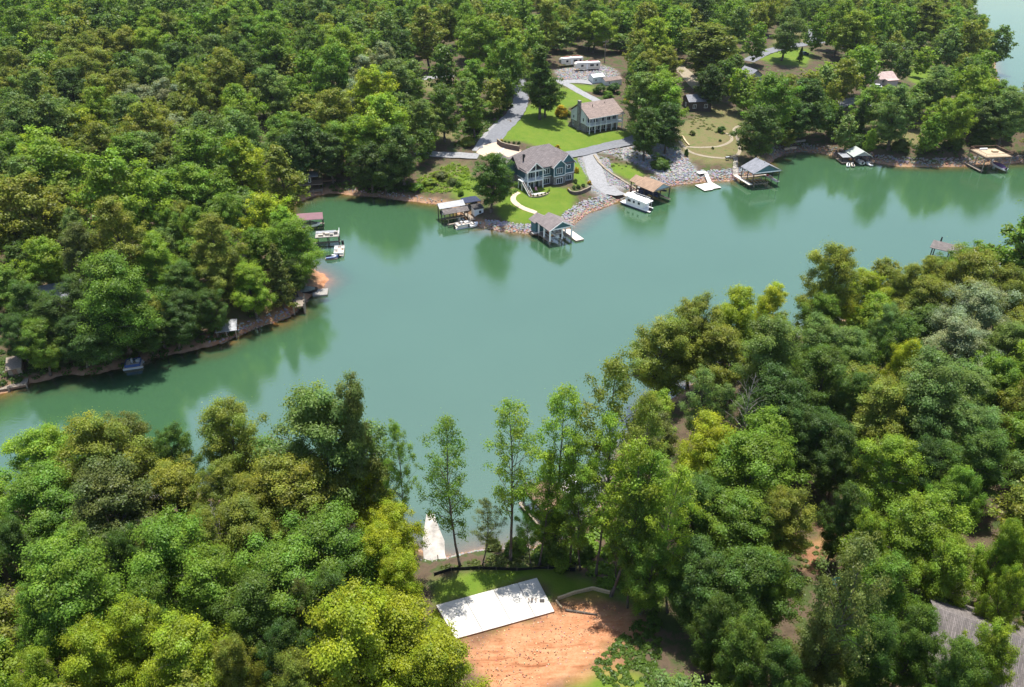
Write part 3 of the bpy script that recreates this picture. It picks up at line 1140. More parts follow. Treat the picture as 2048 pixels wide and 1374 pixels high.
# far left forest
T_('R', '20,14,62,b 72,20,48,o 112,12,52,g 168,30,88,y 230,14,54,o 265,22,62,b 320,24,58,d 350,10,52,b 376,36,70,o 420,24,70,g 465,38,78,g 490,12,48,b '
   '30,52,72,g 86,48,54,o 102,78,62,o 132,62,56,o 178,62,90,d 240,48,76,o 302,48,60,y 332,58,60,o 386,62,78,o 440,50,70,g 472,66,62,o '
   '30,96,86,b 96,92,52,k 150,102,98,o 202,88,60,o 250,90,64,o 292,88,60,y 366,84,44,o 378,93,42,Y 422,102,62,b 470,98,62,d '
   '14,128,62,o 60,142,62,b 92,136,60,b 146,142,96,o 192,128,60,o 236,132,54,g 266,142,52,o 302,138,68,b 345,118,62,d 388,142,88,o 436,138,78,o '
   '14,168,62,o 60,172,60,b 130,176,72,k 216,178,108,o 300,196,104,w 370,168,70,o 440,184,62,o 466,212,78,y '
   '28,236,90,b 88,246,98,b 150,262,78,Y 186,208,62,y 240,228,72,b 290,250,78,o 350,228,78,o 402,276,96,b 340,266,62,w 472,272,88,b '
   '18,300,62,g 62,312,98,y 180,292,86,o 240,312,78,g 284,312,88,b 332,322,76,o 382,332,78,b 422,302,54,y 476,322,84,Y '
   '40,356,80,b 104,342,112,g 206,372,124,y 352,382,140,g 30,420,124,o 112,412,84,o 262,402,70,g 200,585,140,g')
T_('T', '216,446,96,o 420,472,84,o 150,486,78,p 540,342,88,o 300,622,54,o 882,102,52,d 852,46,62,o 602,198,46,o')
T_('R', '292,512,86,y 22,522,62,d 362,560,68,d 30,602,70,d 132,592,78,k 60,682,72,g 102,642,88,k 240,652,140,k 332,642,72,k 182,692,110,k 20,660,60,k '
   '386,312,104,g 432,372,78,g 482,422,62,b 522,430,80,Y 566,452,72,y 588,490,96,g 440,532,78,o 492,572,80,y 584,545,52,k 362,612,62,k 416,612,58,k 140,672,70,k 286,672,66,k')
T_('P', '556,552,56,p 912,172,14,d 1675,246,34,k 1720,236,30,k 1602,108,12,k')
T_('R', '476,32,62,g 520,62,106,g 582,32,70,k 640,12,58,b 660,48,78,o 722,58,78,d 790,42,78,d 892,36,52,o 930,40,58,g '
   '536,88,78,g 612,82,68,d 652,82,60,y 692,98,78,y 490,122,70,d 592,132,86,d 652,132,78,g 716,106,50,b 766,116,56,w 722,142,60,w 802,92,60,k '
   '466,152,50,o 540,168,68,b 470,202,60,y 512,172,58,k 652,222,78,o 736,176,78,Y 790,162,78,b 702,192,56,w 822,172,52,g '
   '570,262,104,g 692,272,106,g 772,242,98,y 842,232,58,b 884,204,64,d 600,282,78,k 655,300,66,k 735,322,70,k 800,292,76,k 842,282,44,g 575,300,60,k 765,335,56,k')
# behind and beside the houses
T_('R', '916,12,58,g 970,26,68,b 1030,22,78,y 950,72,68,y 1002,62,78,g 1050,78,78,d 1016,116,68,g 952,150,56,g 1010,162,48,g 986,182,46,k 1092,172,54,k '
   '1182,28,60,d 1190,58,68,y 1232,42,40,d 1272,38,68,Y 1310,28,86,w 1262,88,78,d 1312,72,68,y 1316,126,86,o 1282,150,50,k 1290,186,76,b 1332,192,86,y 1320,244,104,k '
   '1440,152,86,k 1382,42,48,y 1406,16,58,k 1446,26,68,d 1506,32,72,g 1582,46,58,b 1522,72,44,y 1546,14,50,k 1642,52,44,y 1672,48,48,y '
   '1674,148,88,o 1640,164,86,d 1482,162,46,g 1492,186,38,Y 1552,192,84,g 1620,204,86,k 1530,252,74,k 1592,232,66,k 1576,272,46,k 1470,128,36,p')
T_('T', '1092,32,58,o 1130,62,52,o 1082,132,74,d 946,192,52,g 1366,28,54,k 1420,104,112,o 1742,104,50,k 1852,42,82,o')
T_('R', '1692,32,58,y 1722,58,66,y 1762,26,58,k 1802,42,76,o 1902,42,76,o 1930,76,98,o 1990,84,88,d 1960,132,78,d 1790,106,42,o 1816,121,36,y 1856,116,42,g '
   '1880,166,64,b 1960,172,74,y 1742,202,58,g 1776,196,48,y 1810,212,76,b 1910,222,94,y 1985,228,60,d 2036,216,68,b 2000,192,60,g 1700,252,44,k 1746,272,26,k 1872,252,48,k 1660,228,50,k 1840,190,48,g 1905,160,44,b')
# near right bank
T_('S', '1310,972,66,y 1385,800,78,b 1440,810,60,b 1242,1062,66,g')
T_('T', '1320,868,78,p 1300,1050,78,g')
T_('R', '1340,706,116,o 1402,646,98,o 1450,712,108,o 1482,622,88,Y 1560,606,66,Y 1300,694,60,b 1560,706,126,b 1642,682,88,b 1560,802,118,k 1652,762,108,d '
   '1420,892,108,Y 1502,960,150,g 1562,932,64,g 1402,1022,116,d 1484,1052,134,g 1592,1034,98,o 1640,872,98,k 1602,852,78,k '
   '1302,1122,98,g 1402,1152,116,k 1502,1182,134,d 1542,1152,88,g 1502,1282,98,d 1642,1292,98,p 1700,900,90,k 1440,1240,80,k '
   '1670,536,82,o 1722,582,78,Y 1830,562,62,o 1780,642,60,b 1882,556,64,o 1866,548,60,o 1908,560,66,o 1938,536,60,g 1860,604,88,o 1960,556,108,o 1990,634,108,w 1920,692,108,w 1660,624,68,g 1652,684,78,b '
   '1700,704,88,b 1830,712,58,Y 1870,784,142,b 1780,834,116,o 1960,804,126,b 1722,792,78,d 1980,872,98,b 2040,700,90,b 2035,580,80,o '
   '1790,942,116,y 1930,982,78,g 1742,1072,78,y 1880,1062,134,y 1930,1140,98,y 1800,1182,106,g 1780,1292,88,d 1852,1262,88,d 1925,1335,90,d 2000,1290,90,y 2030,1082,66,y 2038,1165,60,y 1702,1182,58,p '
   '1860,920,80,k 2000,920,98,d 1700,1010,70,k 1560,1340,90,k')
# near left bank
T_('R', '170,922,146,o 60,934,128,y 242,882,98,p 340,892,70,d 440,872,108,o 62,1012,146,g 202,1012,166,p 332,1002,118,o 432,972,88,o 20,1082,78,k 470,1062,118,o 390,1082,88,o '
   '90,1192,172,g 322,1132,154,g 422,1192,146,g 50,1232,98,g 242,1272,118,Y 170,1332,126,Y 332,1332,146,Y 60,1350,88,y 462,1332,88,o '
   '620,892,190,b 560,1002,154,o 502,1012,100,o 722,1002,126,Y 794,1066,98,Y 640,1102,154,g 562,1162,154,g 502,1222,126,d 752,1112,96,Y 796,1152,90,Y 662,1202,98,d '
   '702,1312,190,Y 802,1294,164,Y 602,1370,98,o 880,1362,150,Y 560,1290,90,k 560,950,90,o 280,1220,110,g 130,1110,110,g 240,1100,70,k')
T_('S', '236,856,52,b 600,1210,60,p')
T_('B', '945,1086,34,g 1030,1092,40,d 1085,1105,40,d 1120,1118,40,g 1160,1100,44,d 985,1090,30,p')

CLEAR = [  # sight lines the woods leave open
    [(0, 800), (0, 880), (60, 880), (210, 850), (400, 830), (560, 810), (690, 770), (760, 790), (800, 860), (1000, 820), (1100, 780), (1200, 720), (1290, 665), (1340, 610),
     (1420, 592), (1590, 572), (1680, 480), (1740, 530), (1850, 490), (1930, 465), (1990, 395), (2048, 385), (2048, 330), (1640, 306), (1550, 315), (1400, 365), (1260, 395), (1150, 450), (1060, 470),
     (960, 455), (880, 405), (600, 385), (690, 480), (650, 560), (600, 610), (440, 690), (200, 745)],
    [(760, 850), (1060, 830), (1260, 1000), (1240, 1180), (1300, 1260), (1210, 1374), (1260, 1900), (840, 1900), (930, 1374), (860, 1200), (850, 1100), (780, 1000)],
    [(925, 320), (960, 260), (1040, 180), (1100, 110), (1240, 105), (1260, 170), (1300, 250), (1210, 330), (1280, 400), (1150, 450), (1000, 460), (860, 400), (820, 370), (840, 330)],
    [(830, 148), (905, 143), (908, 172), (830, 175)], [(1340, 235), (1380, 165), (1420, 165), (1500, 225), (1490, 290), (1570, 350), (1500, 400), (1370, 360)],
    [(1340, 110), (1360, 105), (1415, 180), (1390, 190)], [(1480, 84), (1560, 62), (1640, 52), (1700, 80), (1660, 140), (1500, 146)],
    [(1740, 122), (1900, 128), (1890, 182), (1745, 180)], [(1705, 252), (1900, 262), (1890, 312), (1700, 305)], [(1945, 0), (2048, 0), (2048, 170), (2008, 170), (2040, 110), (1975, 30)],
    [(588, 325), (740, 335), (780, 405), (590, 412)], [(430, 590), (660, 560), (660, 610), (440, 700)], [(900, 240), (960, 230), (960, 330), (800, 330), (830, 290)],
    [(1960, 1290), (2048, 1280), (2200, 1800), (1950, 1800)], [(880, 85), (925, 85), (925, 150), (880, 150)], [(0, 720), (320, 680), (320, 740), (0, 800)], [(1560, 280), (2048, 290), (2048, 335), (1560, 310)],
    [(1680, 195), (1715, 195), (1715, 212), (1680, 212)], [(1600, 1010), (1700, 1010), (1700, 1110), (1600, 1110)]]
CLEAR = [np.array(c, float) for c in CLEAR]

def project(p):
    x, y, z = p[0], p[1], p[2] - CAMZ
    zc = y * CT - z * ST
    yc = y * ST + z * CT
    return 1024 + FPX * x / zc, 687 - FPX * yc / zc, zc

placed = []
recs = []
_ex = []
for (cx, cy, w, tone, form) in TREES:      # a very wide mass of crown is two or more trees
    dep = project(P(cx, cy, 9, water=False) + np.array([0, 0, 9]))[2]
    if form == 'R' and w * dep / FPX > 15.5:
        q = .62 * w
        _ex += [(cx - .22 * w, cy + .06 * w, q, tone, form), (cx + .2 * w, cy - .04 * w, q, tone, form)]
    else:
        _ex.append((cx, cy, w, tone, form))
TREES = _ex
for i, (cx, cy, w, tone, form) in enumerate(TREES):
    W0, H0 = FORM[form]
    k = {'R': .60, 'T': .60, 'S': .66, 'P': .5, 'B': .5}[form]
    hv = random.Random(i).uniform(.92, 1.22)
    depth = 150.0
    ok = None
    for it in range(5):
        W = w * depth / FPX
        sc = W / W0
        Ht = H0 * sc * hv
        nearbank = cy > 770 or (cx > 1100 and cy > 470)
        if form in 'RT':
            Ht = min(max(Ht * 1.08, 13.5), 25) if nearbank else min(max(Ht, 11), 24)
        elif form == 'S':
            Ht = min(max(Ht, 13), 22)
        ty, kk_ = (cy - .50 * w, .97) if form in 'RT' else (cy, k)
        b = P(cx, ty, kk_ * Ht, water=False)
        depth = project((b[0], b[1], b[2] + k * Ht))[2]
    for f in ((1, 1.15, 1.3, 1.5, .8) if nearbank else (1, .85, .7, .55, .42)):          # keep the foot on dry land
        b = P(cx, ty, kk_ * Ht * f, water=False)
        if sd(b[0], b[1]) > .4:
            ok = b
            Ht = Ht * f
            break
    if ok is not None and 1100 < cx < 1265 and cy < 95:      # these stand behind the caravans
        while project(b)[1] > 108 and Ht > 6:
            Ht *= .93
            b = P(cx, ty, kk_ * Ht, water=False)
    if ok is None:
        continue
    sxy = W / W0
    recs.append(dict(x=b[0], y=b[1], z=gz(b[0], b[1]), sxy=sxy, sz=Ht / H0, tone=tone, form=form, px=cx, py=cy, W=W))
    placed.append((b[0], b[1], W * 1.2))

# trees whose foot shows: foot x, foot y, top y, width, tone, form
for (bx, by, ty, w, tone, form) in [(920, 1132, 828, 118, 'g', 'S'), (1020, 1122, 813, 140, 'y', 'S'), (1110, 1128, 780, 135, 'y', 'S'), (1228, 1108, 716, 150, 'o', 'S'),
                                    (803, 1108, 850, 72, 'g', 'S'), (1222, 1192, 880, 135, 'y', 'S'), (738, 1082, 757, 102, 'p', 'T'), (1108, 1132, 1030, 62, 'd', 'R'),
                                    (1592, 1395, 1050, 150, 'p', 'S'), (2008, 604, 384, 116, 'g', 'T'), (982, 424, 306, 74, 'd', 'R'), (1160, 1140, 920, 100, 'g', 'S'), (1062, 1128, 1010, 56, 'g', 'S'), (1192, 1150, 838, 112, 'y', 'S'), (1268, 1120, 772, 112, 'o', 'S'), (1292, 1182, 905, 116, 'g', 'S'),
                                    (1335, 1225, 935, 112, 'y', 'S'), (965, 1130, 1000, 60, 'p', 'S'), (1078, 1130, 905, 92, 'y', 'S'), (1138, 1132, 872, 100, 'g', 'S'), (1255, 1215, 985, 96, 'd', 'S')]:
    b = P(bx, by)
    lo, hi = 2.0, 40.0
    for _ in range(30):
        Ht = (lo + hi) / 2
        u, v, dep = project((b[0], b[1], b[2] + Ht))
        if v > ty:
            lo = Ht
        else:
            hi = Ht
    W = w * dep / FPX
    W0, H0 = FORM[form]
    recs.append(dict(x=b[0], y=b[1], z=b[2], sxy=W / W0, sz=Ht / H0, tone=tone, form=form, px=bx, py=(by + ty) / 2, W=W, thin=bx in (920, 1020, 965)))
    placed.append((b[0], b[1], W))

# about 300 trees that show largest stay single; the smaller, far ones join the wood
big = sorted([r for r in recs if r['form'] in 'RTS'], key=lambda r: -r['W'] / math.hypot(r['x'], r['y']))
small = big[296:]
drop_ids = {id(r) for r in small}
recs = [r for r in recs if id(r) not in drop_ids]

# labels: tone, habit and place by the nearest thing one can find
for r in recs:
    best = min(LANDMARKS, key=lambda l: math.hypot(l[1] - r['px'], (l[2] - r['py']) * 1.2))
    dx, dy = r['px'] - best[1], r['py'] - best[2]
    if abs(dx) > abs(dy) * 1.2:
        rel = 'left of' if dx < 0 else 'right of'
    else:
        rel = 'above' if dy < 0 else 'below'
    r['key'] = (C_WORD[r['tone']], FW[r['form']], rel, best[0])
    r['dist'] = math.hypot(dx, dy)
from collections import defaultdict
byk = defaultdict(list)
for r in recs:
    byk[r['key']].append(r)
for kk, L in byk.items():
    L.sort(key=lambda r: r['dist'])
    for n, r in enumerate(L):
        c, f, rel, lm = kk
        noun = 'shrub' if r['form'] == 'B' else 'tree'
        r['label'] = f'{c} {f} {noun} {rel} {lm}' + ('' if len(L) == 1 else f', {ORD[min(n, len(ORD) - 1)]} to it')
        if len(r['label'].split()) > 16:
            r['label'] = r['label'].replace(' ' + f + ' ', ' ').replace(', ', ' ')
for i, r in enumerate(recs):
    tr = random.Random(i * 77 + 5)
    cm, tm = tr.choice((NEAR if math.hypot(r['x'], r['y']) < 165 else VAR)[r['form']])
    if r.get('thin'):
        cm, tm = THIN[i % 2]
    name = {'P': 'evergreen_tree', 'B': 'shrub'}.get(r['form'], 'broadleaf_tree')
    t = thing(name, r['label'], 'shrub' if r['form'] == 'B' else 'tree', (r['x'], r['y'], r['z']), tr.uniform(0, 6.28), 'trees around the lake' if r['form'] != 'B' else 'shrubs by the near shore')
    an = tr.uniform(.9, 1.12)
    t.scale = (r['sxy'] * an * 1.17, r['sxy'] * 1.17 / an, r['sz'])
    c = bpy.data.objects.new('crown', cm)
    COL.objects.link(c)
    c.parent = t
    jb, jh = tr.uniform(.88, 1.14), tr.uniform(-.07, .07)
    j = [jb * (1 + jh), jb, jb * (1 - jh)]
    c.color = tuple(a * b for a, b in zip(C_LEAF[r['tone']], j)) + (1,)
    k = bpy.data.objects.new('trunk', tm)
    COL.objects.link(k)
    k.parent = t

# bare dead trees standing in the near wood
for n_, (bx, by, ty, lab) in enumerate([(1492, 930, 745, 'bare grey dead tree among the dark trees right of the lake bend'), (1236, 1100, 800, 'bare leaning dead tree beside the near shore, right of the deck dock'),
                                        (1742, 1040, 880, 'bare dead tree between the trees on the right slope'), (455, 1175, 1010, 'bare dead tree poking out of the near left trees')]):
    b = P(bx, by)
    lo, hi = 2.0, 40.0
    for _ in range(30):
        Ht = (lo + hi) / 2
        if project((b[0], b[1], b[2] + Ht))[1] > ty:
            lo = Ht
        else:
            hi = Ht
    t = thing('dead_tree', lab, 'tree', tuple(b), n_ * 1.3)
    t.scale = (.8, .8, Ht / 18.5)
    k = bpy.data.objects.new('trunk', NEAR['S'][n_ % 4][1].copy())
    k.data.materials[0] = mat('bleached wood', (.30, .27, .25), .9, .2, 3)
    COL.objects.link(k)
    k.parent = t

# the rest of the wood, one mass behind and between the trees above
grid = defaultdict(list)
for (x, y, W) in placed:
    grid[(int(x // 12), int(y // 12))].append((x, y, W * .42))
fr = random.Random(3)
pts = [(r['x'], r['y'], r['z'], r['sxy'] * 1.12, r['sz'], fr.uniform(0, 6.28)) for r in small]

def crowded(x, y, rad):
    i, j = int(x // 12), int(y // 12)
    for a in range(i - 1, i + 2):
        for b in range(j - 1, j + 2):
            for (px, py, pr) in grid[(a, b)]:
                if (px - x) ** 2 + (py - y) ** 2 < (pr + rad) ** 2:
                    return True
    return False

MASKS = [(p, (p[:, 0].min(), p[:, 0].max(), p[:, 1].min(), p[:, 1].max())) for p in LAWNS + DRYS + CLAYS + GRAVS]
CBB = [(c, c[:, 0].min(), c[:, 0].max(), c[:, 1].min(), c[:, 1].max()) for c in CLEAR]
tries = 0
while tries < 16000:
    tries += 1
    y = 30 * (620 / 30) ** fr.random() if fr.random() < .5 else fr.uniform(30, 640)
    hw = .85 * y + 35
    x = fr.uniform(-hw, hw)
    d = sd(x, y)
    if d < 3:
        continue
    rad = fr.uniform(3.4, 5.0)
    if crowded(x, y, rad * .72):
        continue
    if any(b[0] < x < b[1] and b[2] < y < b[3] and inside(p, np.array(x), np.array(y)) for p, b in MASKS) or on_road(x, y):
        continue
    z = gz(x, y)
    Ht = fr.uniform(9, 15)
    s = rad / 5.0
    uv = np.array([project((x + ox * rad * 1.25, y, z + oz * Ht))[:2] for (ox, oz) in ((0, .98), (-1, .65), (1, .65), (0, .65), (-.7, .88), (.7, .88), (0, .3), (0, .05))])
    um, uM, vm, vM = uv[:, 0].min(), uv[:, 0].max(), uv[:, 1].min(), uv[:, 1].max()
    if any(uM > c[1] and um < c[2] and vM > c[3] and vm < c[4] and inside(c[0], uv[:, 0], uv[:, 1]).any() for c in CBB):
        continue
    pts.append((x, y, z, s, Ht / 15.5, fr.uniform(0, 6.28)))
    grid[(int(x // 12), int(y // 12))].append((x, y, rad * .72))

def plant_mass(name, label, pts, kinds):
    fcol = bpy.data.collections.new(name + '_kinds')
    for o in kinds:
        fcol.objects.link(o)
    pm = bpy.data.meshes.new(name)
    pm.from_pydata([p[:3] for p in pts], [], [])
    sa = pm.attributes.new('psc', 'FLOAT_VECTOR', 'POINT')
    sa.data.foreach_set('vector', np.array([(p[3], p[3], p[4]) for p in pts], np.float32).ravel())
    ra = pm.attributes.new('prot', 'FLOAT_VECTOR', 'POINT')
    ra.data.foreach_set('vector', np.array([(0, 0, p[5]) for p in pts], np.float32).ravel())
    o = bpy.data.objects.new(name, pm)
    COL.objects.link(o)
    struct(o, 'stuff', label)
    ng = bpy.data.node_groups.new(name, 'GeometryNodeTree')
    ng.interface.new_socket('Geometry', in_out='INPUT', socket_type='NodeSocketGeometry')
    ng.interface.new_socket('Geometry', in_out='OUTPUT', socket_type='NodeSocketGeometry')
    gi, go = ng.nodes.new('NodeGroupInput'), ng.nodes.new('NodeGroupOutput')
    ci = ng.nodes.new('GeometryNodeCollectionInfo')
    ci.inputs['Collection'].default_value = fcol
    ci.inputs['Separate Children'].default_value = True
    ci.inputs['Reset Children'].default_value = True
    ip = ng.nodes.new('GeometryNodeInstanceOnPoints')
    ip.inputs['Pick Instance'].default_value = True
    na, nb = ng.nodes.new('GeometryNodeInputNamedAttribute'), ng.nodes.new('GeometryNodeInputNamedAttribute')
    for nn, an in ((na, 'psc'), (nb, 'prot')):
        nn.data_type = 'FLOAT_VECTOR'
        nn.inputs['Name'].default_value = an
    rv = ng.nodes.new('FunctionNodeRandomValue')
    rv.data_type = 'INT'
    rv.inputs[4].default_value = 0
    rv.inputs[5].default_value = len(kinds) - 1
    L = ng.links.new
    L(gi.outputs[0], ip.inputs['Points'])
    L(ci.outputs[0], ip.inputs['Instance'])
    L(rv.outputs[2], ip.inputs['Instance Index'])
    L(nb.outputs[0], ip.inputs['Rotation'])
    L(na.outputs[0], ip.inputs['Scale'])
    L(ip.outputs[0], go.inputs[0])
    md = o.modifiers.new(name, 'NODES')
    md.node_group = ng

def mass_kinds(name, n, count, size, seed):
    return [bpy.data.objects.new(name, make_crown(name, 'R', seed + k, m_leaf_far, count, size)[0]) for k in range(n)]

plant_mass('wood', 'dense mixed green woodland filling the banks behind the nearer trees', [p for p in pts if p[1] > 165], mass_kinds('far_crown', 5, 14, .33, 900))
plant_mass('thicket', 'mixed green trees filling the gaps between the nearest trees', [p for p in pts if p[1] <= 165], mass_kinds('thicket_crown', 3, 110, .145, 950))
print('TREES', len(recs), 'of', len(TREES), 'fill', len(pts))
# ---------------------------------------------------------------- houses
def block(par, name, m, *b):
    return MB().box(*b).build(name, m, par)

def gable_tri(par, m, x0, x1, y, ze, zr, t=.12, name='gable'):
    xm = (x0 + x1) / 2
    return MB().ext_y([(x0, ze), (x1, ze), (xm, zr)], y, y + t).build(name, m, par)

def gable_tri_x(par, m, y0, y1, x, ze, zr, t=.12, name='gable'):
    ym = (y0 + y1) / 2
    return MB().ext_x([(y0, ze), (y1, ze), (ym, zr)], x, x + t).build(name, m, par)

def teal_house():
    c = P(1054.7, 382.3)
    z0 = c[2] - .25
    t = thing('lakeside_house', 'two-storey teal house with grey-brown hipped roof and white trim above green lawn', 'house', (c[0], c[1], z0), math.radians(29))
    B = lambda n, m, *b: block(t, n, m, *b)
    # stone ground storey and sided upper storey
    B('stone_wall', m_stone, .3, 8.7, 1.4, 12, -1.5, 2.9)
    B('stone_wall', m_stone, 8.7, 12.5, 0, 12, -1.5, 2.9)
    B('stone_wall', m_stone, 12.5, 16.1, .9, 12, -1.5, 2.9)
    B('upper_wall', m_teal, .32, 8.7, 1.42, 11.98, 2.902, 6.0)
    B('upper_wall', m_teal, 8.72, 12.48, .02, 11.98, 2.902, 6.0)
    B('upper_wall', m_teal, 12.5, 16.08, .92, 11.98, 2.902, 6.0)
    B('garage_wall', m_stone, -4.2, .29, 7.0, 12.4, -1.5, 2.9)
    B('garage_upper_wall', m_teal, -4.18, .28, 7.02, 12.38, 2.902, 5.7)
    # trim bands and corner boards
    tr = MB()
    tr.box(.26, 8.64, 1.36, 1.398, 2.8, 3.05).box(8.66, 12.54, -.04, -.002, 2.8, 3.05).box(12.56, 16.14, .86, .898, 2.8, 3.05)
    tr.box(16.102, 16.14, .9, 12, 2.8, 3.05).box(.26, .298, 1.4, 6.4, 2.8, 3.05).box(-4.24, -4.202, 7.0, 12.4, 2.8, 3.05)
    for x, y in ((8.68, -.03), (12.36, -.03), (15.95, .87), (.28, 1.37)):
        tr.box(x, x + .18, y - .02, y + .12, 3.05, 5.95)
    tr.build('trim', m_trim, t)
    # roofs
    roof = MB().hip(.0, 16.4, 1.0, 12.3, 6.0, 10.4, .35, (5.2, 11.0)).build('roof', m_shing, t)
    MB().gable_y(11.2, 16.3, .9, 7.0, 6.05, 8.75, .45, .4).build('roof_wing', m_shing, roof)
    MB().gable_y(8.5, 12.7, 0, 5.0, 5.95, 7.75, .4, .4).build('roof_wing', m_shing, roof)
    MB().gable_y(-.1, 5.1, -.2, 6.0, 5.95, 8.2, .45, .45).build('roof_wing', m_shing, roof)
    MB().gable_x(-.6, 6.0, 4.2, 9.4, 6.0, 8.6, .4, .3).build('roof_wing', m_shing, roof)
    MB().gable_y(-4.3, .7, 6.8, 12.6, 5.7, 8.0, .4, .4).build('roof_wing', m_shing, roof)
    gable_tri(t, m_tealg, 11.3, 16.2, .93, 6.0, 8.5)
    gable_tri(t, m_tealg, 8.6, 12.6, .03, 5.95, 7.6)
    gable_tri_x(t, m_tealg, 4.3, 9.3, .18, 6.0, 8.4)
    gable_tri(t, m_tealg, -4.2, .6, 7.03, 5.7, 7.8)
    # barge boards
    for (x0, x1, y, ze, zr, o) in ((11.2, 16.3, .9, 6.05, 8.75, .45), (8.5, 12.7, 0, 5.95, 7.75, .4), (-.1, 5.1, -.2, 5.95, 8.2, .45)):
        xm = (x0 + x1) / 2
        k = (zr - ze) / (xm - x0)
        mb = MB()
        yy = y - .43 - (.05 if x0 < 1 else 0)
        for s, xe in ((-1, x0 - o), (1, x1 + o)):
            mb.hexa([(xe, yy - .06, ze - o * k - .24), (xm, yy - .06, zr - .24), (xm, yy, zr - .24), (xe, yy, ze - o * k - .24)],
                    [(xe, yy - .06, ze - o * k + .02), (xm, yy - .06, zr + .02), (xm, yy, zr + .02), (xe, yy, ze - o * k + .02)])
        mb.build('barge_board', m_trim, t)
    ch = MB().box(1.2, 1.55, 4.6, 4.95, 7.2, 9.3).build('flue', m_black, roof)
    MB().box(2.2, 2.4, 5.5, 5.7, 7.4, 8.9).build('flue', m_black, roof)
    # covered balcony
    B('balcony_floor', m_trim, -.05, 5.05, -.25, 1.38, 2.75, 3.0)
    for x in (0, 2.5, 5.0):
        for z0_, z1_ in ((-.5, 2.74), (3.0, 5.9)):
            if x == 2.5 and z0_ < 0:
                continue
            block(t, 'post', m_trim, x - .13, x + .13, -.22, .04, z0_, z1_)
    B('balcony_beam', m_trim, -.2, 5.2, -.3, .02, 5.55, 5.92)
    MB().box(2.4, 2.6, -.32, -.1, 5.92, 7.9).build('king_post', m_trim, t)
    rail_parts(t, [(0, -.15), (5, -.15)], 3.0, 1.0, m_trim, .045, .9)
    rail_parts(t, [(0, 1.3), (0, -.15)], 3.0, 1.0, m_trim, .045, .8)
    window(t, 'F', 2.6, 3.15, 3.6, 2.1, 1.42, 4)
    window(t, 'F', 1.9, .3, 1.6, 2.1, 1.4, 2)
    window(t, 'F', 3.9, .3, 1.2, 2.1, 1.4, 1)
    # stairs from the balcony
    st = MB()
    n = 15
    for i in range(n):
        y = 1.2 - i * .3
        z = 2.9 - i * (2.9 / n)
        st.box(-1.15, -.25, y - .3, y, z - .12, z)
    st.build('stair_treads', m_wood2, t)
    for x in (-1.2, -.2):
        mb = MB()
        mb.hexa([(x - .04, 1.2, 2.55), (x + .04, 1.2, 2.55), (x + .04, -3.3, -.3), (x - .04, -3.3, -.3)], [(x - .04, 1.2, 2.95), (x + .04, 1.2, 2.95), (x + .04, -3.3, .1), (x - .04, -3.3, .1)])
        mb.tube((x, 1.2, 3.95), (x, -3.3, 1.05), .05, n=4)
        for k in range(7):
            f = k / 6
            mb.tube((x, 1.2 - 4.5 * f, 2.8 - 2.85 * f), (x, 1.2 - 4.5 * f, 3.95 - 2.9 * f), .035, n=4)
        mb.build('stair_rail', m_trim, t)
    B('stair_landing', m_trim, -1.25, -.06, .9, 3.2, 2.72, 2.98)
    for x, y in ((-1.15, 3.1), (-1.15, 1.1)):
        block(t, 'post', m_trim, x - .09, x + .09, y - .09, y + .09, -.6, 2.71)
    # windows
    window(t, 'F', 7.0, 3.7, 2.1, 1.5, 1.42, 3)
    window(t, 'F', 7.0, .75, 2.1, 1.5, 1.4, 3)
    window(t, 'F', 10.6, 3.65, 1.9, 1.6, .02, 3)
    window(t, 'F', 10.6, .7, 1.9, 1.5, 0, 3)
    window(t, 'F', 14.2, 4.3, 1.0, 1.0, .92, 1)
    window(t, 'F', 14.3, .9, 1.7, 1.4, .9, 3)
    window(t, 'L', 9.2, 3.6, 1.3, 1.7, -4.18, 1)
    window(t, 'R', 6.0, 3.7, 1.5, 1.4, 16.08, 2)
    # patio
    pat = [(-.5 + 3.6 * math.cos(a) + 2.6, -1.0 + 2.4 * math.sin(a)) for a in np.linspace(math.pi, 2 * math.pi, 12)]
    MB().prism(pat + [(5.7, 1.38), (-1.5, 1.38)], -.6, .08).build('patio', m_conc, t)
    bed = [(2.1 + 4.6 * math.cos(a), -1.1 + 3.3 * math.sin(a)) for a in np.linspace(math.pi * 1.25, 2 * math.pi, 12)]
    bed2 = [(2.1 + 3.75 * math.cos(a), -1.1 + 2.55 * math.sin(a)) for a in np.linspace(2 * math.pi, math.pi * 1.25, 12)]
    MB().prism(bed + bed2, -.7, .02).build('planting_bed', m_sandp, t)
    return t, c, z0

HOUSE, HC, HZ = teal_house()

def local(o, x, y, z=0):
    a = o.rotation_euler[2]
    return np.array([o.location[0] + x * math.cos(a) - y * math.sin(a), o.location[1] + x * math.sin(a) + y * math.cos(a), o.location[2] + z])

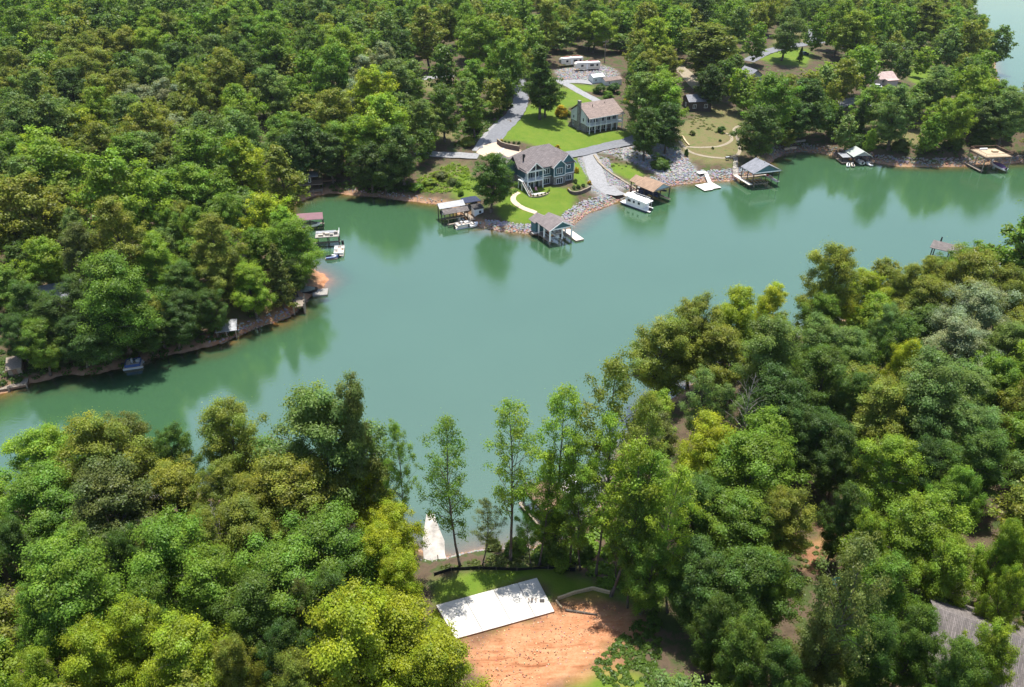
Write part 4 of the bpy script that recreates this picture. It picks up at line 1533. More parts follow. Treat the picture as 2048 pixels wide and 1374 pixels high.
def white_house():
    c = P(1120 + 700 / 12.05, 190 + 945 / 12.05)
    t = thing('balcony_house', 'white sided two-storey house with brown gable roof and full-width front balcony', 'house', (c[0], c[1], c[2] - .15), math.radians(30))
    B = lambda n, m, *b: block(t, n, m, *b)
    B('stone_wall', m_stone, 0, 13.4, 2.2, 11, -1.5, 2.7)
    B('sided_wall', m_wall, .02, 13.38, 2.22, 10.98, 2.702, 5.6)
    gable_tri_x(t, m_wall, 2.22, 10.98, .03, 5.6, 8.4, .15)
    gable_tri_x(t, m_wall, 2.22, 10.98, 13.2, 5.6, 8.4, .15)
    r = MB()
    r.slab_roof((-.5, -.45, 5.35), (14.0, -.45, 5.35), (14.0, 6.6, 8.75), (-.5, 6.6, 8.75), .15)
    r.slab_roof((-.5, 6.608, 8.75), (14.0, 6.608, 8.75), (14.0, 11.5, 5.75), (-.5, 11.5, 5.75), .15)
    roof = r.build('roof', m_shing2, t)
    for x, y in ((4, 4.4), (9.5, 5.2)):
        MB().tube((x, y, 6.8), (x, y, 8.45), .12).build('vent_pipe', m_black, roof)
    MB().box(-.55, 14.05, -.5, -.452, 5.1, 5.34).build('gutter', m_trim, t)
    ch = B('chimney', m_stone, -.75, -.002, 5.2, 6.4, -1.5, 9.7)
    MB().box(-.85, .1, 5.1, 6.5, 9.702, 9.9).build('chimney_cap', m_stone, ch)
    B('balcony_floor', m_trim, -.02, 13.7, -.1, 2.19, 2.5, 2.72)
    for x in (0.1, 2.35, 4.6, 6.85, 9.1, 11.35, 13.55):
        block(t, 'post', m_trim, x - .11, x + .11, -.08, .14, -.8, 2.499)
        block(t, 'post', m_trim, x - .1, x + .1, -.07, .13, 2.721, 5.3)
    rail_parts(t, [(.1, .02), (13.55, .02)], 2.72, .95, m_trim, .05, .22)
    rail_parts(t, [(.1, 2.1), (.1, .02)], 2.72, .95, m_trim, .05, .22)
    rail_parts(t, [(13.55, 2.1), (13.55, .02)], 2.72, .95, m_trim, .05, .22)
    B('porch_slab', m_conc, -.1, 13.9, -.3, 2.198, -.9, .06)
    for x in (1.5, 4.0, 6.6, 9.2, 11.6):
        window(t, 'F', x, 3.1, 1.5, 1.7, 2.22, 2)
    for x in (1.6, 3.6, 5.8, 8.2):
        window(t, 'F', x, .5, 1.5, 1.7, 2.2, 2)
    d = B('door', m_trim, 10.6, 11.6, 2.12, 2.199, .07, 2.2)
    MB().box(11.4, 11.47, 2.06, 2.119, 1.05, 1.15).build('handle', m_black, d)
    window(t, 'L', 9.3, 3.4, .6, 1.0, .02, 1)
    window(t, 'L', 3.6, 3.5, .7, 1.1, .02, 1)
    window(t, 'L', 9.5, 1.0, .6, 1.2, 0, 1)
    st = MB()
    for i in range(5):
        st.box(-1.1, -.12, 10.0 + i * .28, 10.28 + i * .28, -1.0, 1.9 - i * .38)
    st.build('side_steps', m_wood, t)
    MB().box(13.95, 15.2, -1.0, 1.0, -.6, .12).build('step_slab', m_tan, t)
    return t

WHITE = white_house()

def simple_house(name, label, px, py, yaw, w, l, wall_h, roof_h, wallm, roofm, axis='x', base=None, dz=0.0):
    c = P(px, py) if base is None else base
    t = thing(name, label, 'house', (c[0], c[1], c[2] + dz), math.radians(yaw))
    block(t, 'wall', wallm, 0, w, 0, l, -2.0, wall_h)
    if axis == 'x':
        MB().gable_x(0, w, 0, l, wall_h + .1, wall_h + roof_h, .5, .45).build('roof', roofm, t)
        gable_tri_x(t, wallm, .02, l - .02, .02, wall_h - .01, wall_h + roof_h - .22)
        gable_tri_x(t, wallm, .02, l - .02, w - .14, wall_h - .01, wall_h + roof_h - .22)
    else:
        MB().gable_y(0, w, 0, l, wall_h + .1, wall_h + roof_h, .5, .45).build('roof', roofm, t)
        gable_tri(t, wallm, .02, w - .02, .02, wall_h - .01, wall_h + roof_h - .22)
        gable_tri(t, wallm, .02, w - .02, l - .14, wall_h - .01, wall_h + roof_h - .22)
    n = max(2, int(w / 3))
    for i in range(n):
        window(t, 'F', w * (i + .5) / n, .95, 1.1, 1.2, 0, 2)
    window(t, 'L', l / 2, .95, 1.1, 1.2, 0, 2)
    return t

m_darkw = mat('dark brown siding', (.085, .065, .055), .85, .25, 3)
m_pinkw = mat('pale pink siding', (.62, .52, .48), .8, .08, 1.5)
m_pinkr = lined('faded pink shingles', (.50, .38, .35), (.28, .21, .2), 'Y', .3, .9, .12, .1, rows=True)
m_greyw = mat('grey siding', (.30, .31, .32), .8, .1, 2)
h1 = simple_house('shaded_house', 'dark brown house with grey-blue roof in tree shade above the garden paths', 1377, 222, 8, 8.5, 7, 3.4, 1.6, m_darkw, m_shing3)
h2 = simple_house('cottage', 'small cottage with faded pink roof among trees on the right peninsula', 1757, 171, 18, 7.5, 6, 2.6, 1.8, m_pinkw, m_pinkr, 'x')
block(h2, 'porch', m_pinkw, 2.2, 7.2, -2.0, -.02, -1, 2.1)
MB().slab_roof((1.9, -2.4, 2.15), (7.5, -2.4, 2.15), (7.5, -.03, 2.55), (1.9, -.03, 2.55), .1).build('porch_roof', m_pinkr, h2)
h3 = simple_house('wooded_house', 'grey gabled house peeping between trees right of the dark house', 1497, 168, 20, 6, 8, 3.0, 2.2, m_greyw, m_shing3, 'y')
h4 = simple_house('hillside_house', 'grey-roofed house half hidden by trees on the left bank', 60, 640, 25, 11, 7, 3.2, 2.2, m_greyw, m_shing3)
h5 = simple_house('hidden_house', 'tan-roofed house glimpsed between trees behind the left beach', 445, 520, 35, 8, 6, 2.8, 1.8, m_greyw, m_shing4)
h6 = simple_house('near_house', 'brown shingled house roof cut off at the bottom right corner', 0, 0, 62, 10, 9, 3.4, 3.2, m_darkw, m_shing5, 'y', base=P(2035, 1452))
MB().tube((2.6, 6.0, 4.6), (2.6, 6.0, 6.2), .1).build('vent_pipe', m_black, h6)

# caravans and sheds beside the gravel bank
def caravan(label, px0, px1, flip=False):
    a, b = P(*px0), P(*px1)
    L = float(np.hypot(*(b - a)[:2]))
    t = thing('caravan', label, 'caravan', (a[0], a[1], min(a[2], b[2])), yaw_of(a, b), 'caravans parked above the rock bank')
    prof = [(0, 2.0), (.25, 1.35), (1.9, 1.3), (2.1, .75), (L, .7), (L, 3.2), (2.2, 3.3), (.6, 3.35), (.1, 2.9)]
    MB().ext_y(prof, 0, 2.5).build('body', m_cream, t)
    MB().ext_y([(.5, 3.36), (2.2, 3.31), (L, 3.21), (L, 3.33), (2.2, 3.45), (.7, 3.48)], .03, 2.47).build('roof_cap', m_trim, t)
    MB().box(.7, L - .1, 2.4, 2.53, 3.22, 3.56).build('red_edge', m_red, t)
    for x, w in ((2.8, .9), (L - 3.6, 1.5), (L - 1.3, .7)):
        window(t, 'F', x, 1.9, w, .7, 0, 1, fr=.05, m=m_black)
    MB().box(4.6, 5.3, -.03, -.002, .9, 2.8).build('door', m_trim, t)
    MB().box(2.5, L - .4, -.02, -.003, 1.25, 1.45).build('stripe', m_seat, t)
    for x in (L * .58, L * .58 + 1.0):
        for y in (.15, 2.1):
            MB().tube((x, y, .38), (x, y + .25, .38), .38, n=12).build('wheel', m_tyre, t)
    for x in (1.0, 1.6):
        MB().tube((x, 1.25, -.3), (x, 1.25, 1.33), .07).build('jack', m_black, t)
    MB().box(L * .45, L * .45 + .9, .8, 1.7, 3.34, 3.7).build('air_conditioner', m_trim, t)
    return t

caravan('cream caravan with red roof edge, the nearer and right one of two', (1151, 144), (1200, 141))
caravan('cream caravan with red roof edge, partly behind the other caravan', (1122, 135), (1166, 131))

def shed(label, px0, px1, w, h, rm, rr):
    a, b = P(*px0), P(*px1)
    L = float(np.hypot(*(b - a)[:2]))
    t = thing('shed', label, 'shed', (a[0], a[1], min(a[2], b[2]) - .05), yaw_of(a, b))
    block(t, 'wall', m_white, 0, L, 0, w, -.5, h)
    MB().gable_x(0, L, 0, w, h + .05, h + rr, .2, .15, .1).build('roof', rm, t)
    gable_tri_x(t, m_white, .02, w - .02, .02, h - .01, h + rr - .15)
    gable_tri_x(t, m_white, .02, w - .02, L - .14, h - .01, h + rr - .15)
    d = MB().box(L * .45, L * .62, -.04, -.002, 0, 1.9).build('door', m_trim, t)
    MB().box(L * .6, L * .61, -.07, -.041, .95, 1.05).build('handle', m_black, d)
    window(t, 'F', L * .25, 1.0, .5, .6, 0, 1, fr=.06)
    return t

shed('white shed with brown roof, nearer of the two by the rock bank', (1210, 171), (1243, 169), 3.2, 2.2, m_shing2, .9)
shed('long white shed with pale metal roof, left of the brown-roofed shed', (1186, 167), (1208, 165), 3.4, 2.5, mat('white metal roof', (.7, .71, .72), .5, .05, 1), .8)

# a white car by the cottage
def car(label, px, py, yaw, body):
    c = P(px, py)
    t = thing('parked_car', label, 'car', c, math.radians(yaw))
    MB().loft([[(x, y, z) for y, z in ((-.85, z0), (.85, z0), (.9, z0 + .3), (.82, z1), (-.82, z1), (-.9, z0 + .3))] for x, z0, z1 in ((-2.2, .4, .75), (-2.0, .3, .95), (-.8, .25, 1.0), (1.0, .25, 1.0), (2.0, .3, .9), (2.2, .4, .7))]).build('body', body, t, True)
    MB().loft([[(x, -w, z0), (x, w, z0), (x, w * .85, z1), (x, -w * .85, z1)] for x, w, z0, z1 in ((-1.9, .78, .96, .98), (-1.3, .78, .98, 1.45), (.3, .78, .98, 1.47), (1.2, .78, .98, 1.0))]).build('cabin', m_glass, t)
    MB().box(-1.25, .35, -.62, .62, 1.44, 1.49).build('roof', body, t)
    for x in (-1.35, 1.35):
        for y in (-.92, .72):
            MB().tube((x, y, .32), (x, y + .2, .32), .32, n=12).build('wheel', m_tyre, t)
    for y in (-.6, .6):
        MB().box(2.1, 2.22, y - .15, y + .15, .6, .72).build('headlight', m_trim, t)
    return t

car('white car parked below the pink-roofed cottage', 1751, 176, 160, m_hull)
car('dark car parked at the edge of the far lawn', 1608, 110, 30, mat('dark blue paint', (.05, .07, .10), .35, .1, 2, spec=.6))

# ---------------------------------------------------------------- docks and boats
def runabout(label, loc, yaw, L=5.6, hullm=None, cover=None, group=None):
    t = thing('runabout_boat', label, 'boat', loc, yaw, group)
    B = 1.05
    rings = []
    for x, b, zk, zs in ((0, .95, -.15, .62), (L * .3, 1, -.2, .66), (L * .6, .95, -.18, .74), (L * .82, .66, -.02, .84), (L * .95, .28, .25, .92), (L, .05, .5, .95)):
        w = B * b
        rings.append([(x, -w * .15, zk), (x, w * .15, zk), (x, w * .85, zk + .28), (x, w, zs), (x, -w, zs), (x, -w * .85, zk + .28)])
    MB().loft(rings).build('hull', hullm or m_hull, t, False)
    if cover:
        MB().loft([[(x, -w, z0), (x, w, z0), (x, w * .5, z1), (x, -w * .5, z1)] for x, w, z0, z1 in ((.05, .9, .66, .8), (L * .3, .98, .69, 1.25), (L * .55, .92, .75, 1.3), (L * .85, .5, .86, 1.0))]).build('cover', cover, t)
    else:
        MB().box(.5, L * .55, -.75, .75, .64, .69).build('cockpit', m_seat, t)
        MB().box(.6, 1.1, -.7, .7, .69, 1.0).build('bench_seat', m_seat, t)
        MB().box(L * .34, L * .42, .2, .6, .69, 1.1).build('seat', m_hull, t)
        MB().ext_y([(L * .52, .7), (L * .56, .7), (L * .5, 1.15), (L * .49, 1.15)], -.8, .8).build('windscreen', m_glass, t)
    MB().box(-.35, -.02, -.18, .18, .1, .95).build('outboard_motor', m_black, t)
    return t

def pontoon(label, loc, yaw, L=7.0, rail=None, canopy=None):
    t = thing('pontoon_boat', label, 'boat', loc, yaw)
    for y in (-.85, .85):
        MB().loft([[(x, y + r * math.cos(a), -.05 + dz + r * math.sin(a)) for a in [k * math.pi / 4 for k in range(8)]] for x, r, dz in ((0, .3, 0), (L * .85, .3, 0), (L * .96, .2, .08), (L, .05, .2))]).build('float', m_alu, t)
    MB().box(.1, L * .95, -1.2, 1.2, .28, .38).build('deck', m_seat, t)
    mb = MB()
    for (x0, x1, y0, y1) in ((.5, L * .85, -1.18, -1.13), (.5, L * .85, 1.13, 1.18), (.45, .5, -1.18, 1.18), (L * .85, L * .85 + .05, -1.18, 1.18)):
        mb.box(x0, x1, y0, y1, .42, 1.0)
    mb.build('rail_panels', rail or m_hull, t)
    MB().box(.6, 1.3, -1.1, 1.1, .38, .85).build('bench_seat', m_seat, t)
    MB().box(L * .6, L * .82, -1.1, -.5, .38, .85).build('bench_seat', m_seat, t)
    MB().box(L * .6, L * .82, .5, 1.1, .38, .85).build('bench_seat', m_hull, t)
    MB().box(L * .38, L * .46, .3, .9, .38, 1.25).build('console', m_hull, t)
    if canopy:
        MB().box(.8, L * .5, -1.15, 1.15, 2.15, 2.25).build('canopy', canopy, t)
        for x in (.8, L * .5):
            for y in (-1.12, 1.12):
                MB().tube((x, y, .9), (x, y, 2.16), .025, n=4).build('canopy_pole', m_alu, t)
    MB().box(-.3, .08, -.2, .2, -.1, .9).build('outboard_motor', m_black, t)
    return t

def jet_ski(label, loc, yaw, m, group=None):
    t = thing('jet_ski', label, 'jet ski', loc, yaw, group)
    MB().loft([[(x, -w, 0), (x, w, 0), (x, w, z), (x, w * .4, z + .12), (x, -w * .4, z + .12), (x, -w, z)] for x, w, z in ((0, .5, .3), (.9, .55, .35), (1.9, .5, .42), (2.6, .28, .5), (3.0, .06, .5))]).build('hull', m, t)
    MB().loft([[(x, -w, z0), (x, w, z0), (x, w * .6, z1), (x, -w * .6, z1)] for x, w, z0, z1 in ((.1, .22, .4, .72), (.9, .24, .45, .82), (1.4, .2, .5, .75))]).build('seat', m_black, t)
    MB().loft([[(x, -w, z0), (x, w, z0), (x, w * .5, z1), (x, -w * .5, z1)] for x, w, z0, z1 in ((1.4, .25, .5, .95), (1.8, .28, .52, .9), (2.5, .2, .55, .66))]).build('cowl', m_hull, t)
    MB().tube((1.5, -.38, 1.02), (1.5, .38, 1.02), .035).build('handlebar', m_black, t)
    return t

def posts(t, pts, z1, m, r=.13, z0=-3.0, name='post'):
    for x, y in pts:
        block(t, name, m, x - r, x + r, y - r, y + r, z0, z1)

def deck_planks(t, x0, x1, y0, y1, z, m, along='y', w=.28, name='plank'):
    """single boards with open joints"""
    n = max(1, int(round(((x1 - x0) if along == 'y' else (y1 - y0)) / w)))
    me = None
    for i in range(n):
        mb = MB()
        if along == 'y':
            s = (x1 - x0) / n
            o = None
            if me is None:
                o = MB().box(0, s - .03, 0, y1 - y0, -.045, 0).build(name, m, t)
                me = o.data
            else:
                o = bpy.data.objects.new(name, me)
                COL.objects.link(o)
                o.parent = t
            o.location = (x0 + i * s, y0, z + .004 * (i % 3))
        else:
            s = (y1 - y0) / n
            if me is None:
                o = MB().box(0, x1 - x0, 0, s - .03, -.045, 0).build(name, m, t)
                me = o.data
            else:
                o = bpy.data.objects.new(name, me)
                COL.objects.link(o)
                o.parent = t
            o.location = (x0, y0 + i * s, z + .004 * (i % 3))

# teal boathouse at the point
D1 = lambda x, y: (1040 + x / 12.49, 410 + y / 12.49)
a = PZ(*D1(745, 1015), 0)
t = thing('boathouse', 'teal-gabled boathouse with grey-brown roof at the tip of the lawn', 'boathouse', (a[0], a[1], 0), math.radians(27))
rf = MB().gable_y(-.1, 6.5, -.1, 6.3, 4.35, 6.1, .4, .35).build('roof', m_shing, t)
MB().gable_y(-.6, 3.6, 6.7, 9.6, 4.0, 5.2, .35, .3).build('rear_roof', m_shing, rf)
gable_tri(t, m_tealg, .1, 6.3, 0, 4.3, 5.95)
gable_tri(t, m_tealg, .1, 6.3, 6.1, 4.3, 5.95)
MB().box(-.15, 6.55, -.14, -.002, 4.0, 4.3).build('front_beam', m_trim, t)
mb = MB()
for s, xe in ((-1, -.5), (1, 6.9)):
    mb.hexa([(xe, -.52, 3.9), (3.2, -.52, 5.9), (3.2, -.46, 5.9), (xe, -.46, 3.9)], [(xe, -.52, 4.14), (3.2, -.52, 6.14), (3.2, -.46, 6.14), (xe, -.46, 4.14)])
mb.build('barge_board', m_trim, t)
for x in (.05, 6.35):
    for y in (.1, 3.1, 6.0):
        block(t, 'post', m_trim, x - .17, x + .17, y - .17, y + .17, 1.1, 3.98)
        block(t, 'pile', m_wood, x - .12, x + .12, y - .12, y + .12, -3, 1.098)
block(t, 'post', m_trim, 3.4, 3.7, -.02, .28, 1.1, 3.98)
block(t, 'pile', m_wood, 3.43, 3.67, 0, .24, -3, 1.098)
block(t, 'side_deck', m_wood, -.3, 1.0, -.1, 6.3, .95, 1.09)
block(t, 'side_deck', m_wood, 5.6, 6.6, -.1, 6.3, .95, 1.09)
block(t, 'rear_deck', m_dock, -1.4, 6.6, 6.31, 7.4, .93, 1.07)
block(t, 'store_wall', m_tealg, -.4, 3.4, 6.9, 9.4, .8, 3.9)
block(t, 'lift_beam', m_alu, 1.4, 1.6, .3, 6.0, 1.1, 1.25)
block(t, 'lift_beam', m_alu, 4.6, 4.8, .3, 6.0, 1.1, 1.25)
for y in (1.2, 4.8):
    block(t, 'lift_cross_beam', m_alu, -.2, 6.4, y - .08, y + .08, 3.75, 3.95)
runabout('white boat on the lift inside the teal-gabled boathouse', local(t, 3.1, .3, 1.5), math.radians(27 + 90), 5.6, m_hull)
f = thing('floating_dock', 'pale wooden side dock joined to the teal-gabled boathouse', 'dock', local(t, 7.0, -1.2, 0), math.radians(27))
block(f, 'frame', m_wood, 0, 2.4, 0, 7.4, -.3, .39)
deck_planks(f, 0, 2.4, 0, 7.4, .45, m_dock, 'x', .37)
f['label'] = 'pale plank dock on the right of the teal-gabled boathouse'

# tan-roofed boathouse with the houseboat
Hh = lambda x, y: (1220 + x / 8.19, 320 + y / 8.19)
a = PZ(*Hh(690, 740), 0)
t = thing('boathouse', 'tan-roofed open boathouse beside the white houseboat', 'boathouse', (a[0], a[1], 0), math.radians(34.5))
rf = MB().gable_y(-.1, 6.6, 0, 6.9, 4.35, 5.8, .45, .35).build('roof', m_shing4, t)
MB().gable_y(.8, 5.2, 7.2, 10.5, 4.2, 5.4, .3, .25).build('rear_roof', m_shing4, rf)
gable_tri(t, mat('pale blue gable', (.38, .46, .52), .7, .08, 2), .1, 6.4, .02, 4.2, 5.62)
MB().box(-.1, 6.6, -.1, .018, 3.9, 4.2).build('front_beam', m_wood, t)
posts(t, [(0, .1), (6.5, .1), (0, 3.6), (6.5, 3.6), (0, 6.8), (6.5, 6.8), (1.0, 10.3), (5.0, 10.3)], 4.15, m_dark, .12)
block(t, 'deck', m_wood, -2.3, -.2, -.2, 8.5, .75, .9)
block(t, 'finger_dock', m_fresh, 5.4, 6.4, -.9, 6.7, .72, .88)
block(t, 'rear_deck', m_fresh, -.18, 6.6, 7.0, 9.0, .74, .89)
block(t, 'locker', m_navy, .8, 3.2, 5.2, 6.9, .9, 2.6)
block(t, 'lift_beam', m_dark, .6, .8, .3, 6.5, 1.4, 1.6)
block(t, 'lift_beam', m_dark, 4.6, 4.8, .3, 6.5, 1.4, 1.6)
runabout('boat under navy cover on the lift of the tan-roofed boathouse', local(t, 2.7, .6, 1.75), math.radians(34.5 + 90), 5.4, m_navy, m_navy)
sb = thing('kayak', 'dark canoe hanging on the right side of the tan-roofed boathouse', 'canoe', local(t, 5.9, .6, 2.4), math.radians(34.5 + 90))
MB().loft([[(x, -w, z), (x, w, z), (x, w * .7, z + .4), (x, -w * .7, z + .4)] for x, w, z in ((0, .04, .25), (.8, .35, .05), (2.4, .42, 0), (4.0, .35, .05), (4.8, .04, .25))]).build('hull', m_navy, sb)
MB().box(1.2, 1.5, -.3, .3, .3, .36).build('thwart', m_wood, sb)
MB().box(3.2, 3.5, -.3, .3, .3, .36).build('thwart', m_wood, sb)
for xx in (1.0, 3.8):
    MB().box(xx, xx + .06, -.03, .03, .1, 1.8).build('hanger', m_black, sb)
ap = thing('landing_pad', 'pale concrete landing at the foot of the boat ramp', 'landing', (P(*Hh(330, 530))[0], P(*Hh(330, 530))[1], P(*Hh(330, 530))[2] + .02), math.radians(28))
MB().box(-3.2, 3.6, -2.4, 1.8, -.6, .14).build('slab', m_pale, ap)
MB().tube((-1.2, -2.2, .14), (-1.2, -2.2, 2.4), .1).build('mooring_post', m_dark, ap)

def houseboat():
    a = PZ(*Hh(165, 705), .2)
    b = PZ(*Hh(560, 865), .2)
    L = 9.4
    t = thing('houseboat', 'white houseboat with roof terrace moored beside the tan-roofed boathouse', 'houseboat', (a[0], a[1], 0), math.radians(-47.5))
    # x bow->stern, y to the left side
    for y0 in (.1, 2.2):
        MB().loft([[(x, y0, z0), (x, y0 + 1.0, z0), (x, y0 + 1.0, .45), (x, y0, .45)] for x, z0 in ((0, .3), (.8, -.15), (L, -.2))]).build('float', m_navy, t)
    MB().box(-.1, L, 0, 3.3, .46, .62).build('deck', m_hull, t)
    MB().ext_y([(1.9, .62), (8.0, .62), (8.0, 2.55), (2.6, 2.75), (1.5, 2.0)], .25, 3.05).build('cabin', m_hull, t)
    MB().ext_y([(2.5, 2.76), (8.2, 2.56), (8.2, 2.68), (2.5, 2.88)], .15, 3.15).build('roof', m_trim, t)
    MB().box(1.3, 2.7, .1, 3.2, 2.9, 3.0).build('bow_canopy', m_trim, t)
    for x, w in ((3.0, 1.0), (4.7, .5), (6.5, .6)):
        window(t, 'F', x, 1.55, w, .6, .25, 1, fr=.04, m=m_black)
    MB().box(0, L, -.02, -.001, .2, .45).build('blue_band', m_navy, t)
    rail_parts(t, [(2.8, .2), (8.1, .2), (8.1, 3.1), (2.8, 3.1)], 2.72, .6, m_trim, .035, .9)
    for x, y in ((3.6, .8), (4.8, 1.8), (6.2, 1.0), (7.0, 2.2)):
        MB().box(x, x + .8, y, y + .6, 2.74, 3.05).build('deck_cushion', m_trim, t)
    MB().box(3.4, 4.0, 2.2, 2.8, 2.7, 3.0).build('air_conditioner', m_alu, t)
    rail_parts(t, [(1.6, .05), (0, .05), (0, 3.25), (1.6, 3.25)], .62, .8, m_trim, .03, .5)
    MB().tube((8.6, .1, .62), (8.6, .1, 2.9), .05).build('stern_pole', m_trim, t)
    MB().tube((8.6, 3.2, .62), (8.6, 3.2, 2.9), .05).build('stern_pole', m_trim, t)
    MB().box(8.2, 9.2, .05, 3.2, 2.6, 2.68).build('stern_awning', m_trim, t)
    MB().box(9.4, 9.95, 1.2, 1.8, .1, 1.2).build('outboard_motor', m_black, t)
    MB().box(9.38, 10.4, .3, 1.0, .3, .42).build('swim_platform', m_hull, t)
    return t

houseboat()

# square floating dock with gangway
a = PZ(*Hh(1550, 505), .3)
t = thing('floating_dock', 'sunlit square floating dock below the garden bank', 'dock', (a[0], a[1], 0), math.radians(22))
block(t, 'float', m_black, .1, 3.0, .1, 5.0, -.4, .12)
block(t, 'float', m_black, 3.2, 6.2, .6, 5.3, -.4, .12)
deck_planks(t, 0, 3.08, 0, 5.2, .34, m_pale, 'x', .52)
deck_planks(t, 3.14, 6.3, .5, 5.4, .34, m_pale, 'x', .52)
b = P(*Hh(1500, 215))
g = thing('gangway', 'narrow boarded gangway from the bank landing to the square floating dock', 'gangway', (0, 0, 0))
p0, p1 = Vector(P(*Hh(1560, 225))) + Vector((0, 0, .45)), Vector((PZ(*Hh(1640, 385), .4)))
d = (p1 - p0)
n = Vector((-d.y, d.x, 0)).normalized() * .55
MB().hexa([tuple(p0 - n - Vector((0, 0, .15))), tuple(p1 - n - Vector((0, 0, .1))), tuple(p1 + n - Vector((0, 0, .1))), tuple(p0 + n - Vector((0, 0, .15)))],
          [tuple(p0 - n), tuple(p1 - n), tuple(p1 + n), tuple(p0 + n)]).build('walkway', m_pale, g)
for s in (-1, 1):
    MB().hexa([tuple(p0 + n * s * 1.02), tuple(p1 + n * s * 1.02), tuple(p1 + n * s * 1.12), tuple(p0 + n * s * 1.12)], [tuple(p0 + n * s * 1.02 + Vector((0, 0, .12))), tuple(p1 + n * s * 1.02 + Vector((0, 0, .12))), tuple(p1 + n * s * 1.12 + Vector((0, 0, .12))), tuple(p0 + n * s * 1.12 + Vector((0, 0, .12)))]).build('kerb_board', m_pale, g)
ld = thing('bank_landing', 'small boarded landing at the top of the gangway', 'landing', P(*Hh(1500, 225)), math.radians(20))
MB().box(-1.5, 1.5, -1.0, 1.0, .3, .46).build('platform', m_pale, ld)
posts(ld, [(-1.3, -.9), (1.3, -.9), (-1.3, .9), (1.3, .9)], .3, m_wood, .08, -2.0, 'post')

# grey-roofed boathouse with stairs down the bank
D3 = lambda x, y: (1460 + x / 12.49, 290 + y / 12.49)
a = PZ(*D3(560, 1095), 0)
YW = math.radians(17)
t = thing('boathouse', 'open grey-roofed boathouse with teal gable below the wooden stairs', 'boathouse', (a[0] - .3, a[1], 0), YW)
rf = MB().gable_y(0, 9.0, 0, 6.4, 5.0, 7.1, .4, .35).build('roof', m_shing3, t)
for x, y in ((4.2, 5.2), (4.4, 2.0)):
    MB().tube((x, y, 6.6), (x, y, 7.5), .14).build('vent', m_alu, rf)
gable_tri(t, m_tealg, .2, 8.8, .1, 4.9, 6.85)
MB().box(-.1, 9.1, -.05, .098, 4.6, 4.9).build('front_beam', m_trim, t)
posts(t, [(.1, .15), (8.9, .15), (.1, 3.2), (8.9, 3.2), (.1, 6.3), (8.9, 6.3), (4.5, 6.3)], 4.9, m_dark, .1)
block(t, 'left_walk', m_dock, -1.3, .0, -.2, 8.5, 1.35, 1.5)
block(t, 'right_walk', m_dock, 8.0, 9.2, -.3, 6.4, 1.35, 1.5)
block(t, 'rear_walk', m_wood, .02, 7.98, 5.6, 6.6, 1.34, 1.49)
for x in (2.0, 3.2, 4.4, 5.6):
    block(t, 'lift_bunk', m_wood, x, x + .14, .6, 5.4, .9, 1.1)
for y in (1.2, 4.6):
    block(t, 'lift_cross_beam', m_wood, 1.5, 6.4, y, y + .16, .7, .898)
posts(t, [(1.6, 1.3), (6.2, 1.3), (1.6, 4.7), (6.2, 4.7)], 1.4, m_wood, .09, -3, 'lift_post')
for (x, y, mm) in ((8.2, 4.6, m_red), (8.3, 3.6, m_seat), (8.3, 2.6, m_fresh)):
    MB().box(x, x + .6, y, y + .6, 1.51, 1.95).build('deck_box', mm, t)
sp0, sp1 = Vector(P(*D3(135, 320))) + Vector((0, 0, .2)), Vector(local(t, -.6, 8.4, 1.5))
s = thing('bank_stairs', 'wooden stairs leading from the garden path to the grey-roofed boathouse', 'stairs', tuple(sp0), 0)
d = sp1 - sp0
hd = Vector((d.x, d.y, 0)).normalized()
nn = Vector((-hd.y, hd.x, 0))
N = 14
for i in range(N):
    p = d * ((i + .5) / N)
    c4 = [p - hd * .2 - nn * .75, p + hd * .2 - nn * .75, p + hd * .2 + nn * .75, p - hd * .2 + nn * .75]
    MB().hexa([tuple(q - Vector((0, 0, .06))) for q in c4], [tuple(q) for q in c4]).build('tread', m_dock, s)
for sg in (-1, 1):
    o2 = nn * .8 * sg
    MB().hexa([tuple(o2 - nn * .04 - Vector((0, 0, .45))), tuple(o2 + d - nn * .04 - Vector((0, 0, .45))), tuple(o2 + d + nn * .04 - Vector((0, 0, .45))), tuple(o2 + nn * .04 - Vector((0, 0, .45)))],
              [tuple(o2 - nn * .04), tuple(o2 + d - nn * .04), tuple(o2 + d + nn * .04), tuple(o2 + nn * .04)]).build('stringer', m_wood2, s)
for f_ in (.0, .5, 1.0):
    q = d * f_ - nn * .9
    MB().tube(q - Vector((0, 0, 1.4)), q + Vector((0, 0, 1.1)), .06, n=4).build('post', m_wood, s)

# weathered double boathouse left of the point
D2 = lambda x, y: (850 + x / 13.65, 380 + y / 13.65)
a = PZ(*D2(555, 965), 0)
t = thing('boathouse', 'weathered double boathouse with one grey and one brown roof beside the round tree', 'boathouse', (a[0], a[1], 0), math.radians(24))
MB().gable_x(-.2, 6.6, 3.0, 5.6, 3.9, 4.75, .3, .3, .1).build('metal_roof', m_metal, t)
MB().gable_x(-.1, 6.8, .1, 2.6, 3.35, 4.0, .3, .2, .1).build('brown_roof', m_shing5, t)
gable_tri_x(t, m_metal, 3.0, 5.6, -.3, 3.9, 4.6)
gable_tri_x(t, m_metal, .1, 2.6, -.15, 3.35, 3.9)
posts(t, [(0, .15), (3.3, .15), (6.6, .15), (0, 2.75), (3.3, 2.75), (6.6, 2.75), (0, 5.5), (3.3, 5.5), (6.6, 5.5)], 3.4, m_dark, .1)
block(t, 'walk', m_wood, -.1, 9.0, 2.5, 3.1, .7, .84)
block(t, 'walk', m_wood, 6.8, 8.2, -1.5, 5.6, .71, .85)
block(t, 'walk', m_wood, .2, 6.78, -1.9, -1.3, .7, .84)
